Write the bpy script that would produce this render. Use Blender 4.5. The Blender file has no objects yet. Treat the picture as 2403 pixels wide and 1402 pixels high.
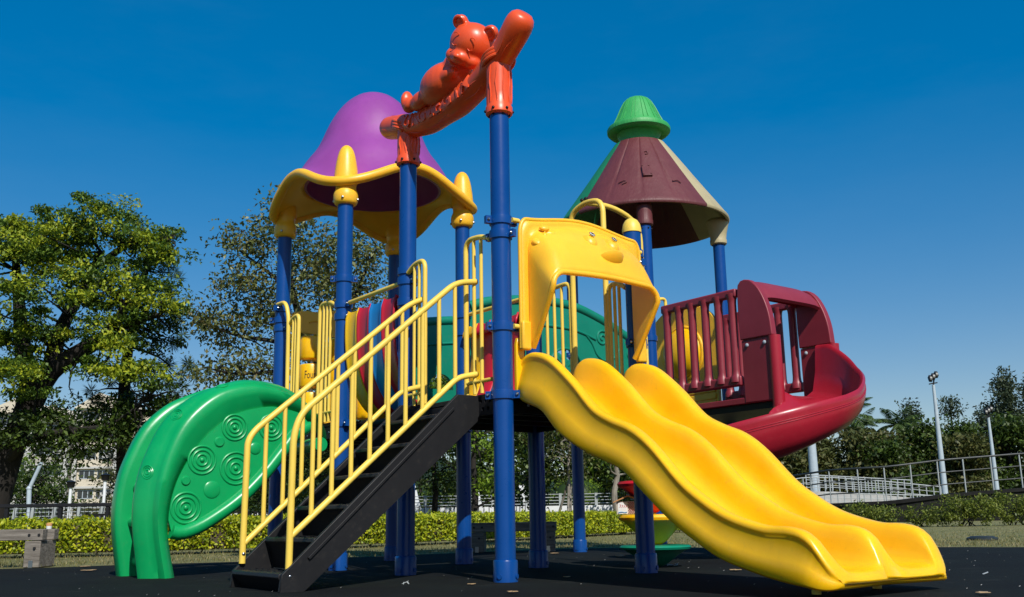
import bpy, bmesh, math, random
import numpy as np
from mathutils import Vector, Matrix
from mathutils.geometry import tessellate_polygon

random.seed(7)
rng = np.random.default_rng(11)
R = math.radians
PI = math.pi
scene = bpy.context.scene
COL = scene.collection

# ------------------------------------------------------------------ camera
cam_d = bpy.data.cameras.new('camera')
cam_d.sensor_fit = 'HORIZONTAL'
cam_d.sensor_width = 36.0
cam_d.lens = 34.84
cam_d.clip_start = 0.05
cam_d.clip_end = 3000
cam = bpy.data.objects.new('camera', cam_d)
COL.objects.link(cam)
PITCH, ROLL = 0.2166, -0.0165
_fw = Vector((0, math.cos(PITCH), math.sin(PITCH)))
_up = Vector((0, -math.sin(PITCH), math.cos(PITCH)))
_rt = Vector((1, 0, 0))
rt = _rt * math.cos(ROLL) + _up * math.sin(ROLL)
up = _up * math.cos(ROLL) - _rt * math.sin(ROLL)
mw = Matrix.Identity(4)
for i in range(3):
    mw[i][0], mw[i][1], mw[i][2] = rt[i], up[i], -_fw[i]
mw[2][3] = 0.3412
cam.matrix_world = mw
scene.camera = cam

# ------------------------------------------------------------------ sky, sun
SUN_EL = R(43)
SUN_AZ = Vector((0.34, -0.94, 0)).normalized()        # towards the sun, behind the camera to the right
world = bpy.data.worlds.new('World')
scene.world = world
world.use_nodes = True
wn = world.node_tree.nodes
wl = world.node_tree.links
wn.clear()
sky = wn.new('ShaderNodeTexSky')
sky.sky_type = 'NISHITA'
sky.sun_disc = False
sky.sun_elevation = SUN_EL
sky.sun_rotation = math.atan2(SUN_AZ.x, SUN_AZ.y)
sky.altitude = 0
sky.air_density = 1.0
sky.dust_density = 0.35
sky.ozone_density = 3.0
hs = wn.new('ShaderNodeHueSaturation')
hs.inputs['Hue'].default_value = 0.5
hs.inputs['Saturation'].default_value = 1.3
hs.inputs['Value'].default_value = 1.0
gm = wn.new('ShaderNodeGamma')                         # clear dry air: less brightening towards the horizon
gm.inputs['Gamma'].default_value = 0.54
hs2 = wn.new('ShaderNodeHueSaturation')
hs2.inputs['Saturation'].default_value = 1.49
hs2.inputs['Hue'].default_value = 0.513
hs2.inputs['Value'].default_value = 1.74
bg = wn.new('ShaderNodeBackground')
bg.inputs['Strength'].default_value = 0.125
wo = wn.new('ShaderNodeOutputWorld')
wl.new(sky.outputs[0], hs.inputs['Color'])
wl.new(hs.outputs[0], gm.inputs['Color'])
wl.new(gm.outputs[0], hs2.inputs['Color'])
wtc = wn.new('ShaderNodeTexCoord')                    # faint uneven high haze
wmp = wn.new('ShaderNodeMapping')
wmp.inputs['Scale'].default_value = (1.0, 1.0, 3.2)
wns = wn.new('ShaderNodeTexNoise')
wns.inputs['Scale'].default_value = 2.3
wns.inputs['Detail'].default_value = 7
wns.inputs['Roughness'].default_value = 0.62
wrg = wn.new('ShaderNodeMapRange')
wrg.inputs['From Min'].default_value = 0.45
wrg.inputs['From Max'].default_value = 0.8
wrg.inputs['To Max'].default_value = 0.025
wmx = wn.new('ShaderNodeMix')
wmx.data_type = 'RGBA'
wmx.inputs[7].default_value = (4.2, 4.6, 5.0, 1)
wl.new(wtc.outputs['Generated'], wmp.inputs['Vector'])
wl.new(wmp.outputs[0], wns.inputs['Vector'])
wl.new(wns.outputs['Fac'], wrg.inputs['Value'])
wl.new(wrg.outputs[0], wmx.inputs['Factor'])
wl.new(hs2.outputs[0], wmx.inputs[6])
wl.new(wmx.outputs[2], bg.inputs['Color'])
wl.new(bg.outputs[0], wo.inputs['Surface'])

sun_d = bpy.data.lights.new('sun', 'SUN')
sun_d.energy = 4.9
sun_d.angle = R(0.5)
sun_d.color = (1.0, 0.955, 0.88)
sun = bpy.data.objects.new('sun', sun_d)
COL.objects.link(sun)
to_sun = (SUN_AZ * math.cos(SUN_EL) + Vector((0, 0, math.sin(SUN_EL)))).normalized()
sun.rotation_euler = to_sun.to_track_quat('Z', 'Y').to_euler()
sun.location = (8, -20, 20)

scene.view_settings.view_transform = 'Standard'
scene.view_settings.look = 'None'
scene.view_settings.gamma = 1.0
scene.view_settings.exposure = 0.0
scene.view_settings.use_curve_mapping = False

# ------------------------------------------------------------------ materials
M = {}

def node_mat(name):
    m = bpy.data.materials.new(name)
    m.use_nodes = True
    nt = m.node_tree
    b = nt.nodes['Principled BSDF']
    M[name] = m
    return m, nt, b

def noise(nt, scale, detail=4, rough=0.6, coord='Object', stretch=None):
    tc = nt.nodes.new('ShaderNodeTexCoord')
    n = nt.nodes.new('ShaderNodeTexNoise')
    n.inputs['Scale'].default_value = scale
    n.inputs['Detail'].default_value = detail
    n.inputs['Roughness'].default_value = rough
    if stretch:
        mp = nt.nodes.new('ShaderNodeMapping')
        mp.inputs['Scale'].default_value = stretch
        nt.links.new(tc.outputs[coord], mp.inputs['Vector'])
        nt.links.new(mp.outputs[0], n.inputs['Vector'])
    else:
        nt.links.new(tc.outputs[coord], n.inputs['Vector'])
    return n

def ramp(nt, src, stops):
    r = nt.nodes.new('ShaderNodeValToRGB')
    el = r.color_ramp.elements
    while len(el) < len(stops):
        el.new(0.5)
    for e, (p, c) in zip(el, stops):
        e.position = p
        e.color = (c[0], c[1], c[2], 1)
    nt.links.new(src, r.inputs[0])
    return r

def bump(nt, b, src, strength, dist=0.01):
    n = nt.nodes.new('ShaderNodeBump')
    n.inputs['Strength'].default_value = strength
    n.inputs['Distance'].default_value = dist
    nt.links.new(src, n.inputs['Height'])
    nt.links.new(n.outputs[0], b.inputs['Normal'])
    return n

def plastic(name, col, rough=0.36, var=0.12, grain=False, spec=0.5, dirt=0.10, sss=0.0, scuff=0.16):
    """moulded polyethylene / paint: faded patches, fine scuffs, faint orange peel"""
    m, nt, b = node_mat(name)
    n = noise(nt, 3.0, 5, 0.62)
    lo = [c * (1 - var) for c in col]
    hi = [min(1, c * (1 + var * 0.6) + 0.004) for c in col]
    r = ramp(nt, n.outputs['Fac'], [(0.3, lo), (0.7, hi)])
    d = noise(nt, 23.0, 8, 0.72)
    dr = ramp(nt, d.outputs['Fac'], [(0.56, (0, 0, 0)), (0.78, (1, 1, 1))])
    mx = nt.nodes.new('ShaderNodeMix')
    mx.data_type = 'RGBA'
    sc = nt.nodes.new('ShaderNodeMath')
    sc.operation = 'MULTIPLY'
    sc.inputs[1].default_value = dirt
    nt.links.new(dr.outputs[0], sc.inputs[0])
    nt.links.new(sc.outputs[0], mx.inputs['Factor'])
    nt.links.new(r.outputs[0], mx.inputs[6])
    mx.inputs[7].default_value = (0.16, 0.13, 0.09, 1)
    w1 = noise(nt, 34.0, 6, 0.75, stretch=(1.0, 0.16, 0.5))
    w2 = noise(nt, 2.1, 4, 0.6)
    wm = nt.nodes.new('ShaderNodeMath'); wm.operation = 'MULTIPLY'
    wa = ramp(nt, w1.outputs['Fac'], [(0.58, (0, 0, 0)), (0.70, (1, 1, 1))])
    wb = ramp(nt, w2.outputs['Fac'], [(0.45, (0, 0, 0)), (0.70, (1, 1, 1))])
    nt.links.new(wa.outputs[0], wm.inputs[0]); nt.links.new(wb.outputs[0], wm.inputs[1])
    ws = nt.nodes.new('ShaderNodeMath'); ws.operation = 'MULTIPLY'; ws.inputs[1].default_value = scuff
    nt.links.new(wm.outputs[0], ws.inputs[0])
    m2 = nt.nodes.new('ShaderNodeMix'); m2.data_type = 'RGBA'
    nt.links.new(ws.outputs[0], m2.inputs['Factor'])
    nt.links.new(mx.outputs[2], m2.inputs[6])
    m2.inputs[7].default_value = (min(1, col[0] * .75 + .18), min(1, col[1] * .75 + .16), min(1, col[2] * .75 + .13), 1)
    nt.links.new(m2.outputs[2], b.inputs['Base Color'])
    rr = nt.nodes.new('ShaderNodeMapRange')
    rr.inputs['To Min'].default_value = rough * 0.75
    rr.inputs['To Max'].default_value = rough * 1.35
    nt.links.new(d.outputs['Fac'], rr.inputs['Value'])
    nt.links.new(rr.outputs[0], b.inputs['Roughness'])
    b.inputs['Specular IOR Level'].default_value = spec
    if sss:                                              # translucent polyethylene
        b.inputs['Subsurface Weight'].default_value = sss
        b.inputs['Subsurface Radius'].default_value = (1.0, 0.45, 0.08)
        b.inputs['Subsurface Scale'].default_value = 0.03
    if grain:
        g = noise(nt, 9.0, 6, 0.65, stretch=grain)
        bump(nt, b, g.outputs['Fac'], 0.9, 0.012)
    else:
        g = noise(nt, 160.0, 2, 0.5)
        bump(nt, b, g.outputs['Fac'], 0.05, 0.002)
    return m

plastic('yellow_slide', (0.92, 0.51, 0.002), 0.30, sss=0.3, dirt=0.22, scuff=0.16)
plastic('yellow_panel', (0.92, 0.50, 0.022), 0.38, sss=0.3, scuff=0.08)
plastic('yellow_rail', (0.86, 0.60, 0.085), 0.42, dirt=0.16)
plastic('blue_paint', (0.0003, 0.054, 0.245), 0.28, spec=0.4, var=0.06, dirt=0.015, scuff=0.008)
plastic('purple', (0.275, 0.052, 0.285), 0.40, scuff=0.06)
plastic('orange', (0.80, 0.085, 0.016), 0.34)
plastic('green_slide', (0.001, 0.32, 0.09), 0.30, scuff=0.07)
plastic('green_bridge', (0.002, 0.20, 0.125), 0.36)
plastic('roof_green', (0.035, 0.33, 0.075), 0.5, grain=(1, 1, 0.12))
plastic('roof_dark_green', (0.008, 0.20, 0.075), 0.5, grain=(1, 1, 0.12))
plastic('roof_maroon', (0.118, 0.025, 0.027), 0.5, scuff=0.04, grain=(1, 1, 0.12))
plastic('roof_beige', (0.42, 0.36, 0.20), 0.5, grain=(1, 1, 0.12))
plastic('maroon', (0.235, 0.020, 0.034), 0.42, scuff=0.05)
plastic('crimson', (0.34, 0.010, 0.024), 0.30, scuff=0.06)
plastic('red', (0.55, 0.012, 0.03), 0.34)
plastic('slat_blue', (0.01, 0.18, 0.46), 0.34)
plastic('black_plastic', (0.0085, 0.0085, 0.0095), 0.5, dirt=0.12, spec=0.3, scuff=0.05)
plastic('dark_metal', (0.008, 0.008, 0.010), 0.5, dirt=0.06, spec=0.3, scuff=0.02)
plastic('white_paint', (0.72, 0.74, 0.74), 0.5)
plastic('grey_paint', (0.40, 0.47, 0.52), 0.4)
plastic('rail_grey', (0.016, 0.022, 0.022), 0.5)
plastic('rail_pale', (0.34, 0.37, 0.37), 0.5)
plastic('eye_white', (0.8, 0.8, 0.78), 0.3)
plastic('ink', (0.012, 0.012, 0.012), 0.4)
plastic('pod_green', (0.002, 0.22, 0.125), 0.3)

m, nt, b = node_mat('steel')
b.inputs['Base Color'].default_value = (0.5, 0.52, 0.55, 1)
b.inputs['Metallic'].default_value = 1
b.inputs['Roughness'].default_value = 0.28

m, nt, b = node_mat('rubber')
n1 = noise(nt, 0.9, 6, 0.6)
n2 = noise(nt, 140, 3, 0.7)
r1 = ramp(nt, n1.outputs['Fac'], [(0.35, (0.0055, 0.006, 0.0065)), (0.62, (0.008, 0.0105, 0.0098)), (0.8, (0.0135, 0.0165, 0.0145))])
r2 = ramp(nt, n2.outputs['Fac'], [(0.55, (1, 1, 1)), (0.80, (2.3, 2.3, 2.2))])
mx = nt.nodes.new('ShaderNodeMix'); mx.data_type = 'RGBA'; mx.blend_type = 'MULTIPLY'
mx.inputs['Factor'].default_value = 1
nt.links.new(r1.outputs[0], mx.inputs[6]); nt.links.new(r2.outputs[0], mx.inputs[7])
n3 = noise(nt, 5.0, 8, 0.75, stretch=(0.5, 1.6, 1.0))
r3 = ramp(nt, n3.outputs['Fac'], [(0.56, (0, 0, 0)), (0.80, (0.55, 0.55, 0.55))])
mx3 = nt.nodes.new('ShaderNodeMix'); mx3.data_type = 'RGBA'
nt.links.new(r3.outputs[0], mx3.inputs['Factor'])
nt.links.new(mx.outputs[2], mx3.inputs[6])
mx3.inputs[7].default_value = (0.055, 0.054, 0.048, 1)
nt.links.new(mx3.outputs[2], b.inputs['Base Color'])
b.inputs['Roughness'].default_value = 0.88
b.inputs['Specular IOR Level'].default_value = 0.12
bump(nt, b, n2.outputs['Fac'], 0.7, 0.004)

m, nt, b = node_mat('lawn')
n1 = noise(nt, 1.3, 8, 0.7)
n2 = noise(nt, 60, 4, 0.7)
r1 = ramp(nt, n1.outputs['Fac'], [(0.3, (0.10, 0.12, 0.03)), (0.55, (0.20, 0.19, 0.07)), (0.72, (0.25, 0.20, 0.10))])
r2 = ramp(nt, n2.outputs['Fac'], [(0.3, (0.6, 0.6, 0.6)), (0.7, (1.25, 1.25, 1.2))])
mx = nt.nodes.new('ShaderNodeMix'); mx.data_type = 'RGBA'; mx.blend_type = 'MULTIPLY'
mx.inputs['Factor'].default_value = 1
nt.links.new(r1.outputs[0], mx.inputs[6]); nt.links.new(r2.outputs[0], mx.inputs[7])
nt.links.new(mx.outputs[2], b.inputs['Base Color'])
b.inputs['Roughness'].default_value = 1
bump(nt, b, n2.outputs['Fac'], 1.0, 0.02)

def leaf_mat(name, cols, transl=0.25, rough=0.5):
    m, nt, b = node_mat(name)
    g = nt.nodes.new('ShaderNodeNewGeometry')
    st = [(i / max(1, len(cols) - 1), c) for i, c in enumerate(cols)]
    r = ramp(nt, g.outputs['Random Per Island'], st)
    nt.links.new(r.outputs[0], b.inputs['Base Color'])
    b.inputs['Roughness'].default_value = rough
    b.inputs['Specular IOR Level'].default_value = 0.35
    t = nt.nodes.new('ShaderNodeBsdfTranslucent')
    nt.links.new(r.outputs[0], t.inputs['Color'])
    ms = nt.nodes.new('ShaderNodeMixShader')
    ms.inputs[0].default_value = transl
    nt.links.new(b.outputs[0], ms.inputs[1])
    nt.links.new(t.outputs[0], ms.inputs[2])
    nt.links.new(ms.outputs[0], nt.nodes['Material Output'].inputs['Surface'])
    return m

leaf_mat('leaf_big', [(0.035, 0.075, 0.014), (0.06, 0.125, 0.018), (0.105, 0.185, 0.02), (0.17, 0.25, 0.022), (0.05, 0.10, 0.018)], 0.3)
leaf_mat('leaf_sunlit', [(0.19, 0.27, 0.018), (0.29, 0.36, 0.02), (0.42, 0.43, 0.022)], 0.3)  # brighter, yellower copy of the big leaf, with sunlight in its colour
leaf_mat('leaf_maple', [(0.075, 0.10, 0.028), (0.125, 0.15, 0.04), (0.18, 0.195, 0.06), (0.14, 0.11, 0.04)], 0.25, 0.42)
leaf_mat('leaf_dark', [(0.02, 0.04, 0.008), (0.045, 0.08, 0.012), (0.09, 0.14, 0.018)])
leaf_mat('leaf_lime', [(0.11, 0.19, 0.014), (0.18, 0.28, 0.018), (0.08, 0.14, 0.014)], 0.3)
leaf_mat('leaf_hedge', [(0.10, 0.16, 0.008), (0.24, 0.31, 0.012), (0.40, 0.45, 0.014), (0.55, 0.53, 0.018)], 0.3)
leaf_mat('leaf_olive', [(0.045, 0.06, 0.016), (0.085, 0.10, 0.025), (0.13, 0.12, 0.035)])
leaf_mat('leaf_euca', [(0.03, 0.05, 0.025), (0.05, 0.075, 0.04), (0.08, 0.10, 0.05)])
leaf_mat('leaf_palm', [(0.03, 0.07, 0.015), (0.06, 0.11, 0.025), (0.10, 0.14, 0.03)])
leaf_mat('leaf_shrub', [(0.07, 0.11, 0.018), (0.14, 0.18, 0.025), (0.22, 0.25, 0.035)], 0.3)
leaf_mat('grass_blade', [(0.12, 0.14, 0.03), (0.24, 0.21, 0.08), (0.30, 0.25, 0.12)])
leaf_mat('dry_leaf', [(0.42, 0.25, 0.10), (0.55, 0.38, 0.20), (0.36, 0.20, 0.08)], 0.1)

m, nt, b = node_mat('bark')
n1 = noise(nt, 6, 6, 0.7, stretch=(1, 1, 0.25))
r1 = ramp(nt, n1.outputs['Fac'], [(0.3, (0.006, 0.005, 0.004)), (0.7, (0.026, 0.021, 0.016))])
nt.links.new(r1.outputs[0], b.inputs['Base Color'])
b.inputs['Roughness'].default_value = 0.95
bump(nt, b, n1.outputs['Fac'], 0.8, 0.03)

m, nt, b = node_mat('bark_pale')
n1 = noise(nt, 9, 6, 0.7, stretch=(1, 1, 0.4))
r1 = ramp(nt, n1.outputs['Fac'], [(0.3, (0.10, 0.085, 0.065)), (0.7, (0.32, 0.29, 0.24))])
nt.links.new(r1.outputs[0], b.inputs['Base Color'])
b.inputs['Roughness'].default_value = 0.95
bump(nt, b, n1.outputs['Fac'], 0.6, 0.02)

m, nt, b = node_mat('timber')
n1 = noise(nt, 5, 8, 0.7, stretch=(0.6, 6, 9))
r1 = ramp(nt, n1.outputs['Fac'], [(0.25, (0.055, 0.045, 0.035)), (0.5, (0.17, 0.15, 0.125)), (0.75, (0.30, 0.27, 0.23))])
nt.links.new(r1.outputs[0], b.inputs['Base Color'])
b.inputs['Roughness'].default_value = 0.9
bump(nt, b, n1.outputs['Fac'], 0.7, 0.012)

def rough_mat(name, c1, c2, scale=4, bumps=0.3):
    m, nt, b = node_mat(name)
    n = noise(nt, scale, 7, 0.68)
    r = ramp(nt, n.outputs['Fac'], [(0.3, c1), (0.7, c2)])
    nt.links.new(r.outputs[0], b.inputs['Base Color'])
    b.inputs['Roughness'].default_value = 0.85
    b.inputs['Specular IOR Level'].default_value = 0.2
    bump(nt, b, n.outputs['Fac'], bumps, 0.02)
rough_mat('concrete', (0.30, 0.30, 0.28), (0.44, 0.43, 0.40))
rough_mat('wall_dark', (0.006, 0.006, 0.006), (0.014, 0.014, 0.013))
rough_mat('wall_white', (0.55, 0.57, 0.58), (0.74, 0.76, 0.77), 2)
rough_mat('facade_grey', (0.33, 0.31, 0.27), (0.42, 0.40, 0.35), 0.6)
rough_mat('facade_cream', (0.50, 0.44, 0.34), (0.62, 0.56, 0.45), 0.6)
rough_mat('facade_white', (0.40, 0.40, 0.38), (0.52, 0.52, 0.50), 0.6)
rough_mat('tile_orange', (0.42, 0.20, 0.08), (0.60, 0.33, 0.14), 2)
rough_mat('hillside', (0.010, 0.022, 0.012), (0.03, 0.05, 0.022), 0.15)
rough_mat('brick_pale', (0.42, 0.36, 0.30), (0.60, 0.54, 0.46), 30)
rough_mat('soil', (0.05, 0.04, 0.025), (0.10, 0.08, 0.05), 6)

m, nt, b = node_mat('pane')
b.inputs['Base Color'].default_value = (0.03, 0.035, 0.04, 1)
b.inputs['Roughness'].default_value = 0.08

# ------------------------------------------------------------------ mesh helpers
class MB:
    def __init__(s):
        s.v, s.f = [], []

    def add(s, v, f):
        o = len(s.v)
        s.v += [tuple(p) for p in v]
        s.f += [tuple(i + o for i in q) for q in f]
        return s

    def box(s, x0, x1, y0, y1, z0, z1):
        v = [(x, y, z) for z in (z0, z1) for y in (y0, y1) for x in (x0, x1)]
        return s.add(v, [(0, 2, 3, 1), (4, 5, 7, 6), (0, 1, 5, 4), (2, 6, 7, 3), (0, 4, 6, 2), (1, 3, 7, 5)])

    def bar(s, p, q, w, h, upv=(0, 0, 1)):
        """rectangular bar from p to q"""
        p, q = Vector(p), Vector(q)
        d = (q - p).normalized()
        x = d.cross(Vector(upv))
        if x.length < 1e-4:
            x = Vector((1, 0, 0))
        x.normalize()
        y = x.cross(d).normalized()
        v = [e + x * sx * w / 2 + y * sy * h / 2 for e in (p, q) for sx, sy in ((-1, -1), (1, -1), (1, 1), (-1, 1))]
        return s.add(v, [(3, 2, 1, 0), (4, 5, 6, 7), (0, 1, 5, 4), (1, 2, 6, 5), (2, 3, 7, 6), (3, 0, 4, 7)])

    def tube(s, pts, r, n=12, closed=False, cap=True):
        pts = [Vector(p) for p in pts]
        k = len(pts)
        rr = r if isinstance(r, (list, tuple)) else [r] * k
        tang = []
        for i in range(k):
            a = pts[(i - 1) % k] if (closed or i > 0) else pts[i]
            c = pts[(i + 1) % k] if (closed or i < k - 1) else pts[i]
            tang.append((c - a).normalized())
        t0 = tang[0]
        nrm = t0.cross(Vector((0, 0, 1)))
        if nrm.length < 1e-3:
            nrm = t0.cross(Vector((1, 0, 0)))
        nrm.normalize()
        rows = []
        for i in range(k):
            t = tang[i]
            nrm = (nrm - t * nrm.dot(t))
            if nrm.length < 1e-6:
                nrm = t.orthogonal()
            nrm.normalize()
            bn = t.cross(nrm)
            rows.append([pts[i] + (nrm * math.cos(2 * PI * j / n) + bn * math.sin(2 * PI * j / n)) * rr[i] for j in range(n)])
        o = len(s.v)
        for row in rows:
            s.v += [tuple(p) for p in row]
        for i in range(k if closed else k - 1):
            i2 = (i + 1) % k
            for j in range(n):
                j2 = (j + 1) % n
                s.f.append((o + i * n + j, o + i * n + j2, o + i2 * n + j2, o + i2 * n + j))
        if cap and not closed:
            s.f.append(tuple(o + j for j in range(n))[::-1])
            s.f.append(tuple(o + (k - 1) * n + j for j in range(n)))
        return s

    def grid(s, rows, cu=False, cv=False):
        n, m = len(rows), len(rows[0])
        o = len(s.v)
        for row in rows:
            s.v += [tuple(p) for p in row]
        for i in range(n if cu else n - 1):
            for j in range(m if cv else m - 1):
                i2, j2 = (i + 1) % n, (j + 1) % m
                s.f.append((o + i * m + j, o + i * m + j2, o + i2 * m + j2, o + i2 * m + j))
        return s

    def loft(s, rows):
        """closed rings joined, both ends capped"""
        o = len(s.v)
        m = len(rows[0])
        s.grid(rows, cv=True)
        s.f.append(tuple(o + j for j in range(m))[::-1])
        s.f.append(tuple(o + (len(rows) - 1) * m + j for j in range(m)))
        return s

    def lathe(s, prof, c=(0, 0), n=32, a0=0.0, a1=2 * PI):
        full = abs(a1 - a0 - 2 * PI) < 1e-6
        k = n if full else n + 1
        rows = []
        for i in range(k):
            t = a0 + (a1 - a0) * i / n
            rows.append([(c[0] + r * math.cos(t), c[1] + r * math.sin(t), z) for r, z in prof])
        return s.grid(rows, cu=full)

    def ball(s, c, r, nu=16, nv=10, rot=None):
        if not isinstance(r, (tuple, list)):
            r = (r, r, r)
        rows = []
        for i in range(nv + 1):
            ph = PI * i / nv
            row = []
            for j in range(nu):
                t = 2 * PI * j / nu
                p = Vector((r[0] * math.sin(ph) * math.cos(t), r[1] * math.sin(ph) * math.sin(t), r[2] * math.cos(ph)))
                if rot is not None:
                    p = rot @ p
                row.append(tuple(p + Vector(c)))
            rows.append(row)
        return s.grid(rows, cv=True)

    def prism(s, outer, holes, fn0, fn1):
        """2-D outline with holes; fn0/fn1 map (x, y) to the two faces"""
        loops = [outer] + list(holes)
        flat = [p for l in loops for p in l]
        tris = tessellate_polygon([[Vector((p[0], p[1], 0)) for p in l] for l in loops])
        o = len(s.v)
        n = len(flat)
        s.v += [tuple(fn0(*p)) for p in flat] + [tuple(fn1(*p)) for p in flat]
        for t in tris:
            s.f.append(tuple(o + i for i in t))
            s.f.append(tuple(o + n + i for i in reversed(t)))
        k = 0
        for l in loops:
            m = len(l)
            for i in range(m):
                a, b_ = o + k + i, o + k + (i + 1) % m
                s.f.append((a, b_, b_ + n, a + n))
            k += m
        return s


def fillet(pts, rad, n=5):
    pts = [Vector(p) for p in pts]
    out = [pts[0]]
    for i in range(1, len(pts) - 1):
        p, a, c = pts[i], pts[i - 1], pts[i + 1]
        d1, d2 = (a - p), (c - p)
        r_ = min(rad, d1.length * 0.49, d2.length * 0.49)
        q1, q2 = p + d1.normalized() * r_, p + d2.normalized() * r_
        for k in range(n + 1):
            t = k / n
            out.append(q1 * (1 - t) ** 2 + p * 2 * t * (1 - t) + q2 * t * t)
    out.append(pts[-1])
    return out


def crom(pts, n):
    """Catmull-Rom through 2-D/3-D points, n samples"""
    P = np.array(pts, float)
    k = len(P)
    seg = np.r_[0, np.cumsum(np.linalg.norm(np.diff(P, axis=0), axis=1))]
    out = []
    for t in np.linspace(0, seg[-1], n):
        i = min(max(int(np.searchsorted(seg, t, side='right')) - 1, 0), k - 2)
        u = (t - seg[i]) / (seg[i + 1] - seg[i])
        p0, p1, p2, p3 = P[max(i - 1, 0)], P[i], P[i + 1], P[min(i + 2, k - 1)]
        out.append(0.5 * (2 * p1 + (p2 - p0) * u + (2 * p0 - 5 * p1 + 4 * p2 - p3) * u * u + (-p0 + 3 * p1 - 3 * p2 + p3) * u ** 3))
    return out


def tag(o, label=None, cat=None, group=None, kind=None):
    if label: o['label'] = label
    if cat: o['category'] = cat
    if group: o['group'] = group
    if kind: o['kind'] = kind
    return o


def link(name, me, parent=None):
    o = bpy.data.objects.new(name, me)
    COL.objects.link(o)
    if parent is not None:
        o.parent = parent
    return o


def to_mesh(name, mb, mat, ang=38, fix=True):
    me = bpy.data.meshes.new(name)
    me.from_pydata(mb.v, [], mb.f)
    if fix:
        bm = bmesh.new()
        bm.from_mesh(me)
        bmesh.ops.remove_doubles(bm, verts=bm.verts, dist=1e-5)
        bmesh.ops.recalc_face_normals(bm, faces=bm.faces)
        bm.to_mesh(me)
        bm.free()
    me.materials.append(M[mat])
    if ang:
        me.polygons.foreach_set('use_smooth', [True] * len(me.polygons))
        me.set_sharp_from_angle(angle=R(ang))
    return me


def mk(name, mb, mat, parent=None, label=None, cat=None, group=None, kind=None, ang=38, bev=0, solid=0, seg=2):
    o = link(name, to_mesh(name, mb, mat, ang), parent)
    tag(o, label, cat, group, kind)
    if solid:
        md = o.modifiers.new('solid', 'SOLIDIFY')
        md.thickness = solid
        md.offset = 0
    if bev:
        md = o.modifiers.new('bevel', 'BEVEL')
        md.width = bev
        md.segments = seg
        md.limit_method = 'ANGLE'
        md.angle_limit = R(40)
    return o


def empty(name, loc=(0, 0, 0), rz=0, label=None, cat=None, group=None):
    o = bpy.data.objects.new(name, None)
    o.empty_display_size = 0.2
    COL.objects.link(o)
    o.location = loc
    o.rotation_euler = (0, 0, rz)
    return tag(o, label, cat, group)


def text_geo(body, size, extrude, offset=0.0):
    cu = bpy.data.curves.new('txt', 'FONT')
    cu.body = body
    cu.size = size
    cu.extrude = extrude
    cu.offset = offset
    cu.align_x = 'CENTER'
    cu.resolution_u = 3
    ob = bpy.data.objects.new('txt', cu)
    COL.objects.link(ob)
    dg = bpy.context.evaluated_depsgraph_get()
    me = bpy.data.meshes.new_from_object(ob.evaluated_get(dg))
    v = [tuple(p.co) for p in me.vertices]
    f = [tuple(p.vertices) for p in me.polygons]
    bpy.data.objects.remove(ob)
    bpy.data.meshes.remove(me)
    bpy.data.curves.remove(cu)
    return v, f


def remesh(mb, voxel, smooth=6):
    """weld overlapping closed shells into one continuous skin"""
    me = bpy.data.meshes.new('rm')
    me.from_pydata(mb.v, [], mb.f)
    bm = bmesh.new(); bm.from_mesh(me)
    bmesh.ops.recalc_face_normals(bm, faces=bm.faces)
    bm.to_mesh(me); bm.free()
    ob = bpy.data.objects.new('rm', me)
    COL.objects.link(ob)
    md = ob.modifiers.new('r', 'REMESH')
    md.mode = 'VOXEL'
    md.voxel_size = voxel
    if smooth:
        s = ob.modifiers.new('s', 'SMOOTH')
        s.iterations = smooth
        s.factor = 0.5
    dg = bpy.context.evaluated_depsgraph_get()
    out = bpy.data.meshes.new_from_object(ob.evaluated_get(dg))
    bpy.data.objects.remove(ob)
    bpy.data.meshes.remove(me)
    out.polygons.foreach_set('use_smooth', [True] * len(out.polygons))
    return out

# ================================================================== setting
mb = MB()
mb.grid([[(x, y, -0.004) for x in (-900, -60, -12, 0, 12, 60, 900)] for y in (-900, -40, 0, 10, 30, 100, 1800)])
mk('lawn', mb, 'lawn', kind='structure', ang=0)

edge = [(-14, 7.2), (-7, 7.7), (-4.1, 8.15), (-3.4, 8.5), (-2.1, 8.95), (-0.67, 10.0), (0.7, 10.85), (1.8, 10.4), (4.0, 9.5), (5.6, 9.0), (14, 8.6)]
mb = MB()
top = [(x, y, 0.0) for x, y in crom(edge, 60)]
mb.grid([[(x, -6.0, 0.0) for x, y, z in top], top, [(x, y + 0.03, -0.03) for x, y, z in top]])
mk('rubber_surface', mb, 'rubber', kind='structure', ang=0)

# far wooded hill behind the houses
mb = MB()
hp = [(-260, 0), (-230, 9), (-190, 20), (-150, 30), (-120, 40), (-95, 47), (-70, 38), (-40, 26), (0, 18), (60, 14), (140, 8), (220, 0)]
mb.grid([[(x, 420 + dy + 8 * math.sin(i), z * s) for i, (x, z) in enumerate(hp)] for dy, s in ((-90, 0), (-45, 0.6), (0, 1), (60, 0.7), (120, 0))])
mk('hill', mb, 'hillside', kind='structure')

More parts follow.
